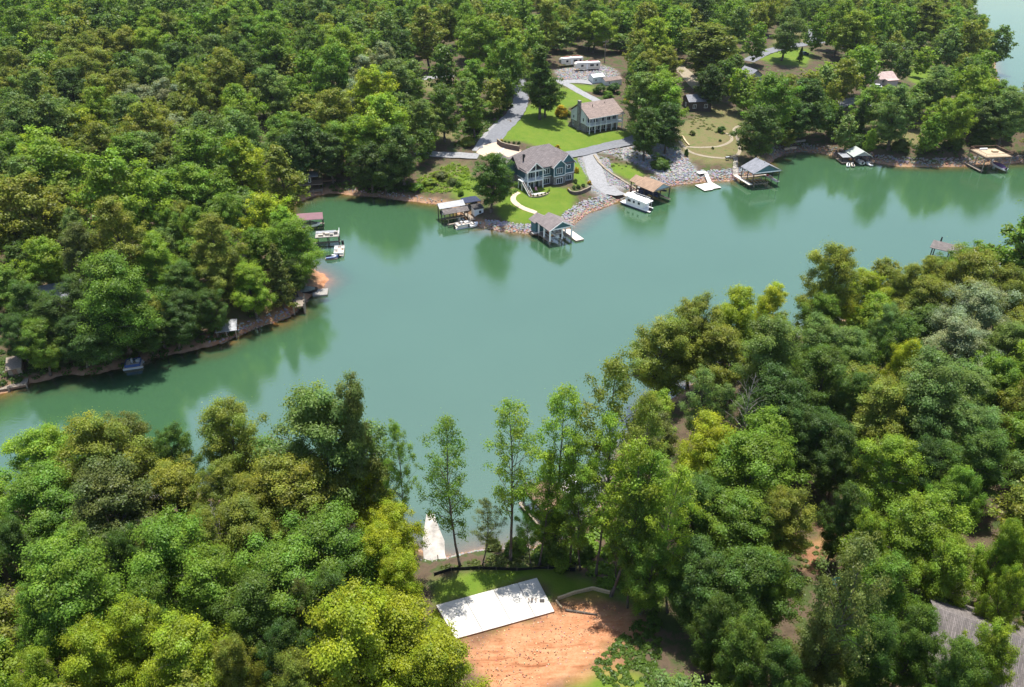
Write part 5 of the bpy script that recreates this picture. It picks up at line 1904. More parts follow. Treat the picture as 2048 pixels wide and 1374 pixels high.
posts(t, [(.4, -1.6), (3.4, -1.6), (6.4, -1.6)], 1.9, m_wood, .08, -3, 'mooring_post')
block(t, 'rail', m_fresh, .4, 6.6, .05, .12, 1.5, 1.62)
block(t, 'lift_beam', m_dark, .2, 6.5, 1.2, 1.4, 2.7, 2.85)
runabout('small boat with grey cover hanging in the weathered double boathouse', local(t, .4, 4.2, 1.5), math.radians(24), 5.2, m_hull, m_tarp)
sh = thing('boat_shed', 'little pale shed with one window behind the weathered double boathouse', 'shed', local(t, 8.6, .2, .9), math.radians(24))
block(sh, 'wall', m_white, 0, 2.6, 0, 2.4, -1.2, 2.2)
MB().slab_roof((-.2, -.3, 2.25), (2.8, -.3, 2.25), (2.8, 2.7, 2.6), (-.2, 2.7, 2.6), .1).build('roof', m_dark, sh)
window(sh, 'F', 1.6, .8, .7, .8, 0, 1, fr=.08)
gzb = thing('gazebo', 'dark canopy gazebo on the deck behind the weathered double boathouse', 'gazebo', local(t, 8.0, 4.6, 0), math.radians(24))
block(gzb, 'deck', m_wood, -.4, 4.2, -.3, 3.6, 1.5, 1.65)
posts(gzb, [(-.2, -.1), (4.0, -.1), (-.2, 3.4), (4.0, 3.4)], 3.6, m_dark, .07, -1)
MB().add([(-.4, -.3, 3.6), (4.2, -.3, 3.6), (4.2, 3.6, 3.6), (-.4, 3.6, 3.6), (1.9, 1.65, 4.5), (-.4, -.3, 3.4), (4.2, -.3, 3.4), (4.2, 3.6, 3.4), (-.4, 3.6, 3.4)],
         [(0, 1, 4), (1, 2, 4), (2, 3, 4), (3, 0, 4), (0, 5, 6, 1), (1, 6, 7, 2), (2, 7, 8, 3), (3, 8, 5, 0), (8, 7, 6, 5)]).build('canopy', m_navy, gzb)
pontoon('pontoon boat with tan deck moored in front of the weathered double boathouse', local(t, 1.6, -3.0, .15), math.radians(26), 5.2, m_alu)
runabout('small white boat moored right of the tan-decked pontoon boat', local(t, 5.4, -3.9, .1), math.radians(30), 2.6, m_hull)

# dark two-level boathouse in the cove
C8 = lambda x, y: (580 + x / 11.38, 320 + y / 11.38)
a = PZ(*C8(330, 770), 0)
t = thing('boathouse', 'dark two-level boathouse with lean-to metal roof in the shaded cove', 'boathouse', (a[0], a[1], 0), math.radians(12))
block(t, 'upper_wall', m_darkw, -1.2, 2.6, 1.2, 4.4, 2.6, 4.9)
MB().gable_x(-1.4, 1.4, 1.0, 4.6, 4.9, 5.7, .3, .2, .1).build('shingle_roof', m_shing5, t)
MB().slab_roof((1.4, .3, 4.9), (4.6, .3, 4.9), (4.9, 4.0, 5.5), (1.45, 4.0, 5.5), .08).build('metal_roof', m_metal, t)
window(t, 'F', .2, 3.3, .7, .7, 1.2, 1)
window(t, 'F', 1.9, 3.0, .6, 1.3, 1.2, 1)
block(t, 'upper_deck', m_wood, -1.3, 5.6, .2, 4.4, 2.4, 2.58)
block(t, 'lower_deck', m_wood, .2, 5.4, -1.6, 2.2, .95, 1.1)
rail_parts(t, [(2.7, .3), (5.5, .3), (5.5, 4.2)], 2.58, .95, m_wood2, .05, .4)
posts(t, [(-1.2, .3), (2.0, .3), (5.5, .3), (5.5, 4.2), (-1.2, 4.2), (4.5, .4)], 2.4, m_dark, .11)
posts(t, [(.4, -1.5), (2.8, -1.5), (5.2, -1.5)], 1.6, m_wood, .1)
block(t, 'float', m_wood, -3.0, -.1, -2.0, .0, .1, .4)
block(t, 'ramp', m_wood2, 5.6, 9.5, 2.8, 4.0, 2.3, 2.5)
posts(t, [(9.2, 3.4)], 2.4, m_wood, .1, -2)

# red-roofed dock and flat-topped dock on the left bank
L1 = lambda x, y: (560 + x / 6.244, 420 + y / 6.244)
a = PZ(*L1(548, 245), 0)
t = thing('covered_dock', 'dock with a dusty red sloping roof jutting from the left bank', 'dock', (a[0], a[1], 0), math.radians(10))
MB().slab_roof((-6.8, -.1, 3.1), (.2, -.1, 3.1), (.0, 3.2, 3.7), (-6.8, 3.2, 3.7), .1).build('roof', m_redmet, t)
posts(t, [(-.05, .1), (-3.3, .1), (-6.5, .1), (-.1, 3.0), (-3.3, 3.0), (-6.5, 3.0)], 3.1, m_dark, .1)
block(t, 'deck', m_wood, -8.0, .1, 2.2, 3.2, .6, .75)
block(t, 'beam', m_trim, -6.5, .1, -.02, .1, 2.85, 2.98)
runabout('boat kept under the dusty red dock roof', local(t, -5.6, 1.2, .7), math.radians(10), 4.8, m_hull, m_tarp)

a = PZ(*L1(740, 455), 0)
t = thing('flat_topped_dock', 'flat-topped dock with white furniture on its upper deck, below the red-roofed dock', 'dock', (a[0], a[1], 0), math.radians(9))
block(t, 'upper_deck', m_dockshade, -5.6, .3, -.3, 3.4, 2.75, 2.92)
MB().box(-5.6, -.6, 2.0, 3.5, 2.95, 3.05).build('grey_mat', m_metal, t)
rail_parts(t, [(.25, -.2), (.25, 3.3)], 2.92, .8, m_trim, .05, .45)
for x, y, w, h in ((-4.8, .2, 1.2, .5), (-3.2, .6, 1.1, .6), (-2.0, .1, .8, .5), (-1.0, 1.0, .9, .7), (-3.9, 1.3, .7, .5)):
    MB().box(x, x + w, y, y + .6, 2.925, 2.925 + h).build('deck_furniture', m_seat if w > 1 else m_dockshade, t)
posts(t, [(.1, 0), (.1, 3.1), (-2.6, 0), (-2.6, 3.1), (-5.3, 0), (-5.3, 3.1)], 2.75, m_dark, .1)
block(t, 'lower_walk', m_wood, -6.5, .3, 1.3, 2.0, .6, .74)
block(t, 'black_buoy', m_black, .6, 1.2, .4, 1.0, -.2, 1.2)
pontoon('white pontoon boat moored in front of the flat-topped dock', PZ(*L1(735, 590), .1), math.radians(98), 5.8, m_hull)
f = thing('floating_pier', 'narrow pale pier beside the white pontoon boat', 'pier', PZ(*L1(700, 615), 0), math.radians(9))
MB().box(-.35, .35, -.2, 6.4, -.2, .35).build('walk', m_dockshade, f)
MB().box(-2.6, -.37, -.2, .6, -.2, .33).build('walk', m_wood, f)
jet_ski('blue jet ski beside the narrow pale pier', PZ(*L1(575, 605), .25), math.radians(10), m_blue)

# square floating dock, covered skiff and stub pier at the sandy spit
a = PZ(*L1(405, 1075), .2)
t = thing('floating_dock', 'small square pale floating dock off the sandy spit of the left bank', 'dock', (a[0], a[1], 0), math.radians(9))
block(t, 'float', m_concw, .05, 3.2, .05, 2.9, -.4, .3)
deck_planks(t, 0, 3.3, 0, 3.0, .36, m_dockshade, 'x', .5)
block(t, 'hinge_ramp', m_wood, -1.3, -.02, 1.0, 2.0, .2, .34)
runabout('skiff under grey tarp between the stub pier and the small floating dock', PZ(*L1(250, 1040), .25), math.radians(14), 4.0, m_black, m_tarp)
a = PZ(*L1(100, 1200), 1.6) + np.array([1.3, -.9, 0])
t = thing('stub_pier', 'weathered stub pier on thick posts at the left beach', 'pier', (a[0], a[1], 0), math.radians(14))
deck_planks(t, 0, 2.4, 0, 4.4, 1.85, m_wood, 'x', .44)
block(t, 'frame', m_wood2, .05, 2.35, .05, 4.35, 1.5, 1.79)
posts(t, [(2.3, .1), (2.35, 1.5), (2.35, 2.9), (2.4, 4.3), (.1, .1)], 2.5, m_wood, .17, -2)
s = thing('beach_shelter', 'low grey-roofed shelter on posts above the orange beach', 'shelter', PZ(436, 681, 0), math.radians(14))
MB().slab_roof((-.2, -.2, 2.0), (4.0, -.2, 2.0), (4.0, 3.4, 2.7), (-.2, 3.4, 2.7), .12).build('roof', m_metal, s)
posts(s, [(.1, 0), (1.9, 0), (3.7, 0), (.1, 3.2), (3.7, 3.2)], 2.0, m_wood, .09, -1)
block(s, 'rear_wall', m_dark, .1, 3.7, 3.0, 3.12, -.5, 2.4)

# docks in the shade of the left bank
L2 = lambda x, y: (x / 6.247, 600 + y / 6.247)
a = PZ(*L2(1550, 835), .3)
t = thing('shaded_dock', 'low dock with a small pontoon boat in the shade of the left bank', 'dock', (a[0], a[1], 0), math.radians(16))
block(t, 'deck', m_wood, -.2, 2.6, 1.4, 3.4, .2, .45)
block(t, 'gangway', m_dockshade, .3, 1.0, 3.42, 6.4, .3, .5)
block(t, 'rail', m_dark, 2.5, 2.6, 1.4, 3.4, .45, 1.3)
pontoon('small blue and white pontoon boat at the shaded left bank dock', local(t, -.1, .2, .12), math.radians(16), 3.6, m_blue)
w = thing('bulkhead_wall', 'pale wooden bulkhead beside the shaded left bank dock', 'wall', P(*L2(1700, 640)), math.radians(35))
for i in range(5):
    MB().box(i * 1.1, i * 1.1 + 1.05, 0, .14, -1.0, .75 + .05 * (i % 2)).build('board', m_dockshade, w)
a = PZ(*L2(345, 1075), .3)
t = thing('corner_dock', 'long weathered dock with littered deck at the left edge of the lake', 'dock', (a[0], a[1], 0), math.radians(22))
deck_planks(t, -9, 0, 0, 3.0, .62, m_wood, 'y', .6)
block(t, 'frame', m_wood2, -9, -.02, .05, 2.95, .2, .56)
posts(t, [(-.1, -.1), (-3, -.1), (-6, -.1), (-.1, 3.1)], 1.1, m_wood, .11)
b = thing('storage_shed', 'tan leaf-strewn storage hut behind the long weathered dock', 'shed', P(*L2(120, 960)), math.radians(25))
block(b, 'wall', m_wood, 0, 2.2, 0, 3.2, -1, 1.5)
MB().slab_roof((-.2, -.3, 1.6), (2.4, -.3, 1.6), (2.4, 3.5, 2.2), (-.2, 3.5, 2.2), .1).build('roof', m_wood, b)  # roof in darker wood, standing in for shade of overhanging trees
block(b, 'door', m_wood2, .7, 1.5, -.04, -.002, 0, 1.4)
runabout('white open motorboat at the end of the tarp-dark dock, left bank', PZ(*L2(535, 935), .1), math.radians(70), 4.4, m_hull)
d5 = thing('dark_dock', 'dark low dock between the long weathered dock and the white motorboat', 'dock', (PZ(*L2(340, 985), 0)[0], PZ(*L2(340, 985), 0)[1], 0), math.radians(14))
block(d5, 'deck', m_dark, 0, 4.4, 0, 2.6, .25, .45)
posts(d5, [(.1, .1), (4.2, .1), (4.2, 2.4)], 1.2, m_dark, .1)

# small boathouse with jet skis on the right bank
R7 = lambda x, y: (1660 + x / 5.278, 280 + y / 5.278)
a = PZ(*R7(235, 265), 0)
t = thing('boathouse', 'small boathouse with pale green hipped roof and jet skis on the right bank', 'boathouse', (a[0], a[1], 0), math.radians(4))
MB().gable_y(-.2, 5.6, -.2, 5.5, 3.0, 4.5, .3, .3, .12).build('roof', mat('pale green shingles', (.36, .40, .36), .9, .1, 2), t)
gable_tri(t, m_greyw, .1, 5.3, -.05, 3.0, 4.35)
posts(t, [(0, 0), (5.4, 0), (0, 5.2), (5.4, 5.2), (2.7, 5.2)], 3.0, m_dark, .12)
block(t, 'rear_wall', m_darkw, .1, 5.3, 5.0, 5.15, .5, 3.0)
block(t, 'side_deck', m_wood, -3.4, -.15, .5, 5.2, .55, .7)
block(t, 'side_deck', m_wood, 5.55, 7.0, -.4, 5.2, .55, .7)
MB().slab_roof((-3.3, 1.0, 2.3), (-.35, 1.0, 2.3), (-.35, 4.8, 2.6), (-3.3, 4.8, 2.6), .08).build('side_awning', m_metal, t)
posts(t, [(-3.2, 1.1), (-3.2, 4.7)], 2.25, m_dark, .07)
jet_ski('white jet ski, leftmost beside the small green-roofed boathouse', local(t, -2.6, -2.4, .3), math.radians(70), m_hull)
jet_ski('cream jet ski between the leftmost jet ski and the small boathouse', local(t, -.9, -2.5, .3), math.radians(80), m_seat)
runabout('silver boat nosing out of the small green-roofed boathouse', local(t, 2.7, -1.0, .5), math.radians(94), 5.4, m_alu)
jet_ski('white jet ski right of the small green-roofed boathouse', local(t, 5.4, -2.2, .3), math.radians(105), m_hull)

# raised deck dock at the far right
a = PZ(*R7(1615, 350), 0)
t = thing('raised_deck_dock', 'raised sunlit deck on tall posts at the far right of the bank', 'dock', (a[0], a[1], 0), math.radians(6))
Wd, Ld = 8.4, 8.6
deck_planks(t, -.6, Wd, .3, Ld, 5.0, mat('tan deck boards', (.44, .35, .24), .8, .18, 5), 'y', .6)
block(t, 'deck_frame', m_wood2, -.6, Wd, .28, Ld, 4.65, 4.94)
for p0_, p1_ in (((-.5, .4), (Wd - .1, .4)), ((Wd - .1, .4), (Wd - .1, Ld - .1)), ((Wd - .1, Ld - .1), (-.5, Ld - .1)), ((-.5, Ld - .1), (-.5, .4))):
    rail_parts(t, [p0_, p1_], 5.02, 1.0, m_wood2, .06, .45)
posts(t, [(-.3, .5), (Wd - .2, .5), (-.3, Ld - .2), (Wd - .2, Ld - .2), (-.3, 4.5), (Wd - .2, 4.5)], 4.65, m_wood, .12)
block(t, 'lower_walk', m_wood, -1.2, .1, .2, Ld, .6, .75)
MB().box(2.2, 4.8, 7.4, 7.9, 5.03, 5.5).build('bench', m_trim, t)
MB().box(4.6, 6.4, 4.4, 5.4, 5.03, 5.55).build('table', m_fresh, t)
runabout('white and purple boat lifted under the raised deck at far right', local(t, 6.6, -.8, .9), math.radians(100), 6.4, m_hull, mat('purple canvas', (.14, .08, .18), .8, .2, 3))

# brown-roofed dock behind the right bank trees
R5 = lambda x, y: (1800 + x / 5.726, 380 + y / 5.726)
a = PZ(*R5(330, 800), 0)
t = thing('covered_dock', 'brown-roofed dock with railed sun deck behind the right bank trees', 'dock', (a[0], a[1], 0), math.radians(-38))
MB().gable_x(-.3, 7.5, -.2, 4.6, 3.5, 4.4, .3, .3, .12).build('roof', m_shing5, t)
block(t, 'sun_deck', m_dock, 7.9, 12.5, -.2, 4.6, 3.5, 3.68)
rail_parts(t, [(7.95, -.1), (7.95, 4.5)], 3.68, .95, m_black, .05, .35)
rail_parts(t, [(7.95, 4.5), (12.4, 4.5)], 3.68, .95, m_black, .05, .35)
rail_parts(t, [(12.4, 4.5), (12.4, -.1)], 3.68, .95, m_black, .05, .35)
rail_parts(t, [(12.4, -.1), (7.95, -.1)], 3.68, .95, m_black, .05, .35)
MB().slab_roof((12.6, -.4, 3.2), (16.5, -.4, 3.2), (16.5, 4.8, 3.9), (12.6, 4.8, 3.9), .1).build('lower_roof', m_shing5, t)
posts(t, [(0, 0), (0, 4.4), (3.7, 0), (3.7, 4.4), (7.7, 0), (7.7, 4.4), (12.3, 0), (12.3, 4.4), (16.3, 0), (16.3, 4.4)], 3.2, m_dark, .12)
MB().tube((.9, 3.2, 3.9), (.9, 3.2, 5.2), .22, .14, 8).build('vent', m_black, t)

# near side: wooden deck dock, concrete jetty
N3 = lambda x, y: (1000 + x / 8.59, 920 + y / 8.59)
a = PZ(*N3(740, 885), 3.0)
b = PZ(*N3(385, 500), 3.0)
yw = yaw_of(a, b)
L = float(np.hypot(*(b - a)[:2]))
t = thing('deck_dock', 'brown wooden raised deck dock seen through the near shore trees', 'dock', (a[0], a[1], 0), yw)
Wd = 4.6
deck_planks(t, 0, L, -Wd, 0, 3.0, m_wood2, 'x', .3)
block(t, 'deck_frame', m_rust, 0, L, -Wd, -.01, 2.65, 2.94)
for p0_, p1_ in (((.05, -.05), (L - .05, -.05)), ((L - .05, -.05), (L - .05, -Wd + .05)), ((L - .05, -Wd + .05), (.05, -Wd + .05))):
    rail_parts(t, [p0_, p1_], 3.02, .95, m_wood, .055, .3)
posts(t, [(.2, -.15), (L / 2, -.15), (L - .15, -.15), (.2, -Wd + .15), (L / 2, -Wd + .15), (L - .15, -Wd + .15)], 2.65, m_dark, .12)
block(t, 'lower_walk', m_wood, 0, L, .05, .75, .5, .64)
block(t, 'cross_brace', m_dark, .2, .32, -Wd, .7, .9, 1.05)
block(t, 'cross_brace', m_dark, L / 2, L / 2 + .12, -Wd, .7, .9, 1.05)
block(t, 'bench', m_wood2, .4, 1.2, -1.8, -.6, 3.03, 3.5)
runabout('white boat beside the brown wooden deck dock', PZ(*N3(1080, 600), .2), math.radians(60), 4.2, m_hull)
jp = [(868, 1028), (880, 1060), (889, 1082), (890, 1108), (893, 1118), (884, 1132), (848, 1128), (845, 1080), (850, 1045), (853, 1028)]
jw = [PZ(*q, .9)[:2] for q in jp]
t = thing('concrete_jetty', 'pale concrete boat jetty half hidden by yellow-green trees', 'jetty', (jw[5][0], jw[5][1], 0))
MB().prism([(q[0] - jw[5][0], q[1] - jw[5][1]) for q in jw][::-1], -2.5, .9).build('slab', m_concw, t)
MB().tube((-.6, .9, .9), (-.6, .9, 2.0), .06).build('mooring_post', m_rust, t)
# ---------------------------------------------------------------- near clearing
sq = [PZ(*q, P(990, 1216)[2] + .12) for q in ((872, 1211), (1074, 1156), (1109, 1223), (911, 1278))]
o = sq[3]
t = thing('concrete_slab', 'new white concrete slab between the grass strip and red clay', 'slab', tuple(o))
A, Bc, Cc, D = [Vector(q) - Vector(o) for q in sq]
fr_ = [0, .27, .56, .8, 1]
for i in range(4):
    f0, f1 = fr_[i] + .002, fr_[i + 1] - .002
    q = [D.lerp(Cc, f0), D.lerp(Cc, f1), A.lerp(Bc, f1), A.lerp(Bc, f0)]
    MB().hexa([(p.x, p.y, -.5) for p in q], [(p.x, p.y, .06) for p in q]).build('panel', m_conc, t)
e = (Cc - D).normalized()
nrm = Vector((-e.y, e.x, 0))
MB().hexa([tuple(D - nrm * .06 + Vector((0, 0, -.5))), tuple(Cc - nrm * .06 + Vector((0, 0, -.5))), tuple(Cc - nrm * .005 + Vector((0, 0, -.5))), tuple(D - nrm * .005 + Vector((0, 0, -.5)))],
          [tuple(D - nrm * .06 + Vector((0, 0, .03))), tuple(Cc - nrm * .06 + Vector((0, 0, .03))), tuple(Cc - nrm * .005 + Vector((0, 0, .03))), tuple(D - nrm * .005 + Vector((0, 0, .03)))]).build('form_board', m_rust, t)
zz = o[2] + .06
for k, (px, py) in enumerate(((1058, 1203), (1064, 1203), (1072, 1203))):
    p = Vector(PZ(px, py, zz)) - Vector(o)
    MB().tube(p + Vector((0, 0, -.02)), p + Vector((0, 0, .55)), .06, n=8).tube(p + Vector((0, 0, .5)), p + Vector((-.12, -.12, .62)), .06, n=8).build('pipe_stub', m_rust, t)
p = Vector(PZ(1084, 1202, zz)) - Vector(o)
MB().box(p.x - .3, p.x + .3, p.y - .22, p.y + .22, .058, .16).build('drain_box', m_dark, t)

def board_wall(name, label, pix, h, m, thick=.09, cap=None, seg=1.4, base_drop=.5, cat='wall', part='board', z_off=0.0, world=None):
    pts = world or [P(*q) for q in pix]
    t = thing(name, label, cat, tuple(pts[0]))
    o = Vector(pts[0])
    for a, b in zip(pts[:-1], pts[1:]):
        a, b = Vector(a), Vector(b)
        n = max(1, int(round((b - a).length / seg)))
        for i in range(n):
            p, q = a.lerp(b, i / n) - o, a.lerp(b, (i + 1) / n - .012 / n) - o
            d = (q - p)
            nn = Vector((-d.y, d.x, 0)).normalized() * thick / 2
            hh = h + .03 * ((i * 7) % 3 - 1)
            lo = Vector((0, 0, -base_drop))
            up = Vector((0, 0, hh + z_off))
            MB().hexa([tuple(p - nn + lo), tuple(q - nn + lo), tuple(q + nn + lo), tuple(p + nn + lo)], [tuple(p - nn + up), tuple(q - nn + up), tuple(q + nn + up), tuple(p + nn + up)]).build(part, m, t)
            if cap:
                k = nn * 1.25
                u2 = up + Vector((0, 0, .003))
                u3 = up + Vector((0, 0, .12))
                MB().hexa([tuple(p - k + u2), tuple(q - k + u2), tuple(q + k + u2), tuple(p + k + u2)], [tuple(p - k + u3), tuple(q - k + u3), tuple(q + k + u3), tuple(p + k + u3)]).build('cap_stone', cap, t)
    return t

board_wall('timber_form', 'new pine board edging running right from the concrete slab', Z6([(855, 868), (960, 832), (1060, 808), (1160, 834)]), .5, m_fresh, .22, None, 1.6)
board_wall('timber_form', 'short board edging joining the slab corner to the pine edging', Z6([(845, 875), (880, 922)]), .35, m_fresh, .2, None, 1.2)
sf = board_wall('silt_fence', 'low black silt fence along the top of the near bank', Z6([(140, 728), (240, 697), (400, 690), (620, 700), (800, 692), (960, 700)]), .55, m_fabric, .03, None, 2.2, .2, 'fence', 'fabric_panel')
for k, q in enumerate(Z6([(140, 728), (240, 697), (320, 692), (400, 690), (500, 695), (620, 700), (800, 692), (960, 700)])):
    p = Vector(P(*q)) - sf.location
    MB().box(p.x - .03, p.x + .03, p.y - .05, p.y - .02, -.3, .8).build('stake', m_wood, sf)
lg = thing('fallen_log', 'dark fallen log on the clay right of the slab', 'log', tuple(P(*Z6([(900, 930)])[0])), 0)
q0, q1, q2 = [Vector(P(*q)) - lg.location + Vector((0, 0, .12)) for q in Z6([(900, 930), (1000, 945), (1085, 958)])]
MB().tube(q0, q1, .16, .13, 8).tube(q1, q2, .13, .08, 8).build('stem', m_bark, lg)
MB().tube(q1, q1 + Vector((.5, .6, .3)), .06, .02, 5).build('branch', m_bark, lg)
bt = thing('blue_tarp', 'crumpled turquoise tarp on the ground between trees at lower right', 'tarp', tuple(P(1690, 1168)))
vs = [(x * .5, y * .5, .1 + .12 * math.sin(x * 2.1 + y) + .08 * math.cos(y * 3 + x)) for y in range(-2, 3) for x in range(-3, 4)]
MB().add(vs, [(j * 7 + i, j * 7 + i + 1, (j + 1) * 7 + i + 1, (j + 1) * 7 + i) for j in range(4) for i in range(6)]).build('sheet', mat('turquoise tarp', (.12, .50, .50), .5, .15, 3), bt)

# ---------------------------------------------------------------- garden walls, posts, small things
ZT = lambda pts: ZM(980, 270, 10.24, pts)
board_wall('retaining_wall', 'brown block retaining wall with pale cap behind the parking court', ZT([(150, 175), (230, 240), (330, 275), (450, 300), (600, 330)]), 1.5, m_block, .35, m_sandp, 1.3, .6, part='block')
board_wall('retaining_wall', 'curved brown planter wall right of the teal house lawn', ZT([(1600, 1150), (1650, 1200), (1740, 1222), (1850, 1205), (1960, 1160), (2060, 1110)]), .8, m_block, .3, m_sandp, .9, .5, part='block')
board_wall('stone_edging', 'line of pale stone blocks stepping down beside the boat ramp', Z2([(138, 910), (170, 960), (215, 1005), (265, 1045), (330, 1085), (390, 1125), (440, 1155)]), .45, m_sandp, .7, None, 1.3, .4, part='stone')
board_wall('garden_seat_wall', 'short plank seat wall inside the garden loop', Z2([(775, 770), (800, 810), (825, 838)]), .4, m_fresh, .5, None, 1.5, .3, part='board')
board_wall('sea_wall', 'low pale wall at the head of the dark little cove', Z3([(60, 985), (140, 978), (215, 968)]), .5, m_concw, .6, None, 2.0, 1.0, part='block')
board_wall('sea_wall', 'sunlit stone ledge at the water left of the jet ski boathouse', Z3([(70, 1025), (110, 1018), (150, 1015)]), .4, m_tan, .8, None, 1.5, 1.0, part='block')

def pole(label, base, top, arms=True):
    b = P(*base)
    lo, hi = 2, 30
    for _ in range(24):
        h = (lo + hi) / 2
        if project((b[0], b[1], b[2] + h))[1] > top:
            lo = h
        else:
            hi = h
    t = thing('utility_pole', label, 'pole', tuple(b))
    MB().tube((0, 0, -1), (0, 0, h), .2, .13, 8).build('shaft', m_pole, t)
    if arms:
        MB().box(-1.2, 1.2, -.06, .06, h - .9, h - .72).build('crossarm', m_pole, t)
        for x in (-1.1, -.4, .4, 1.1):
            MB().tube((x, 0, h - .72), (x, 0, h - .5), .05).build('insulator', m_alu, t)
    return t, (b[0], b[1], b[2] + h)

_, q1 = pole('tall utility pole beside the road above the left bank trees', (905, 151), 97)
_, q2 = pole('utility pole with a lamp behind the two caravans', (1209, 124), 80)
_, q3 = pole('thin utility pole beside the far road and lawn', Z3([(262, 322)])[0], Z3([(266, 165)])[0][1])
_, q4 = pole('utility pole standing against the far dark wood', Z3([(236, 150)])[0], Z3([(233, 38)])[0][1], False)

def wire(label, a, b, sag):
    a, b = Vector(a), Vector(b)
    t = thing('power_line', label, 'wire', tuple(a))
    mb = MB()
    prev = Vector((0, 0, -.5))
    for i in range(1, 13):
        f = i / 12
        p = (b - a) * f + Vector((0, 0, -.5 - sag * 4 * f * (1 - f)))
        mb.tube(prev, p, .03, n=4)
        prev = p
    mb.build('cable', m_black, t)

wire('power line sagging between the tall pole and the caravan pole', q1, q2, 2.0)
wire('power line from the caravan pole towards the far road', q2, q3, 2.5)

def chair(label, px, py, yaw, m, group=None):
    t = thing('lawn_chair', label, 'chair', tuple(P(px, py)), math.radians(yaw), group)
    MB().box(-.3, .3, -.3, .3, .38, .45).build('seat', m, t)
    MB().ext_x([(.25, .45), (.32, .45), (.5, 1.1), (.43, 1.1)], -.3, .3).build('backrest', m, t)
    for x in (-.26, .26):
        for y in (-.26, .26):
            MB().box(x - .03, x + .03, y - .03, y + .03, -.05, .379).build('leg', m, t)
    return t

pch = chair('pink lounge chair on the patio of the teal house', 1068, 374, 20, mat('pink canvas', (.62, .32, .34), .8, .1, 3))
pch.location = tuple(local(HOUSE, 2.4, -.9, .12))
b2 = thing('garden_bench', 'white bench on the dry grass between the right bank trees', 'bench', tuple(P(1777, 290)), math.radians(80))
MB().box(-.9, .9, -.25, .25, .42, .48).build('seat', m_trim, b2)
MB().box(-.9, .9, .2, .26, .6, 1.0).build('backrest', m_trim, b2)
for x in (-.8, .8):
    MB().box(x - .05, x + .05, -.2, .26, -.05, .42).build('leg', m_trim, b2)
    MB().box(x - .04, x + .04, .2, .259, .42, .6).build('back_support', m_trim, b2)
fp = thing('fire_box', 'small dark barbecue stand beside the top of the bank stairs', 'barbecue', tuple(P(*Z2([(1100, 940)])[0])), .3)
MB().box(-.6, .6, -.35, .35, .6, 1.0).build('bowl', m_dark, fp)
MB().box(-.62, .62, -.37, .37, 1.003, 1.06).build('lid', m_alu, fp)
for x in (-.5, .5):
    MB().box(x - .05, x + .05, -.05, .05, -.1, .6).build('leg', m_black, fp)

# ---------------------------------------------------------------- shrubs
def shrub(label, px, py, w, tone, h=1.0, up=0.0, group='garden shrubs', at=None):
    sr = random.Random(int(px * 31 + py * 7))
    b = P(px, py) if at is None else at
    dep = project(b)[2]
    W = w * dep / FPX
    cm, tm = sr.choice(VAR['B'])
    t = thing('shrub', label, 'shrub', (b[0], b[1], b[2] + up), sr.uniform(0, 6), group)
    s = W / 3.0
    t.scale = (s, s, s * h)
    c = bpy.data.objects.new('crown', cm)
    COL.objects.link(c)
    c.parent = t
    c.color = tuple(x * sr.uniform(.9, 1.1) for x in C_LEAF[tone]) + (1,)
    k = bpy.data.objects.new('stem', tm)
    COL.objects.link(k)
    k.parent = t

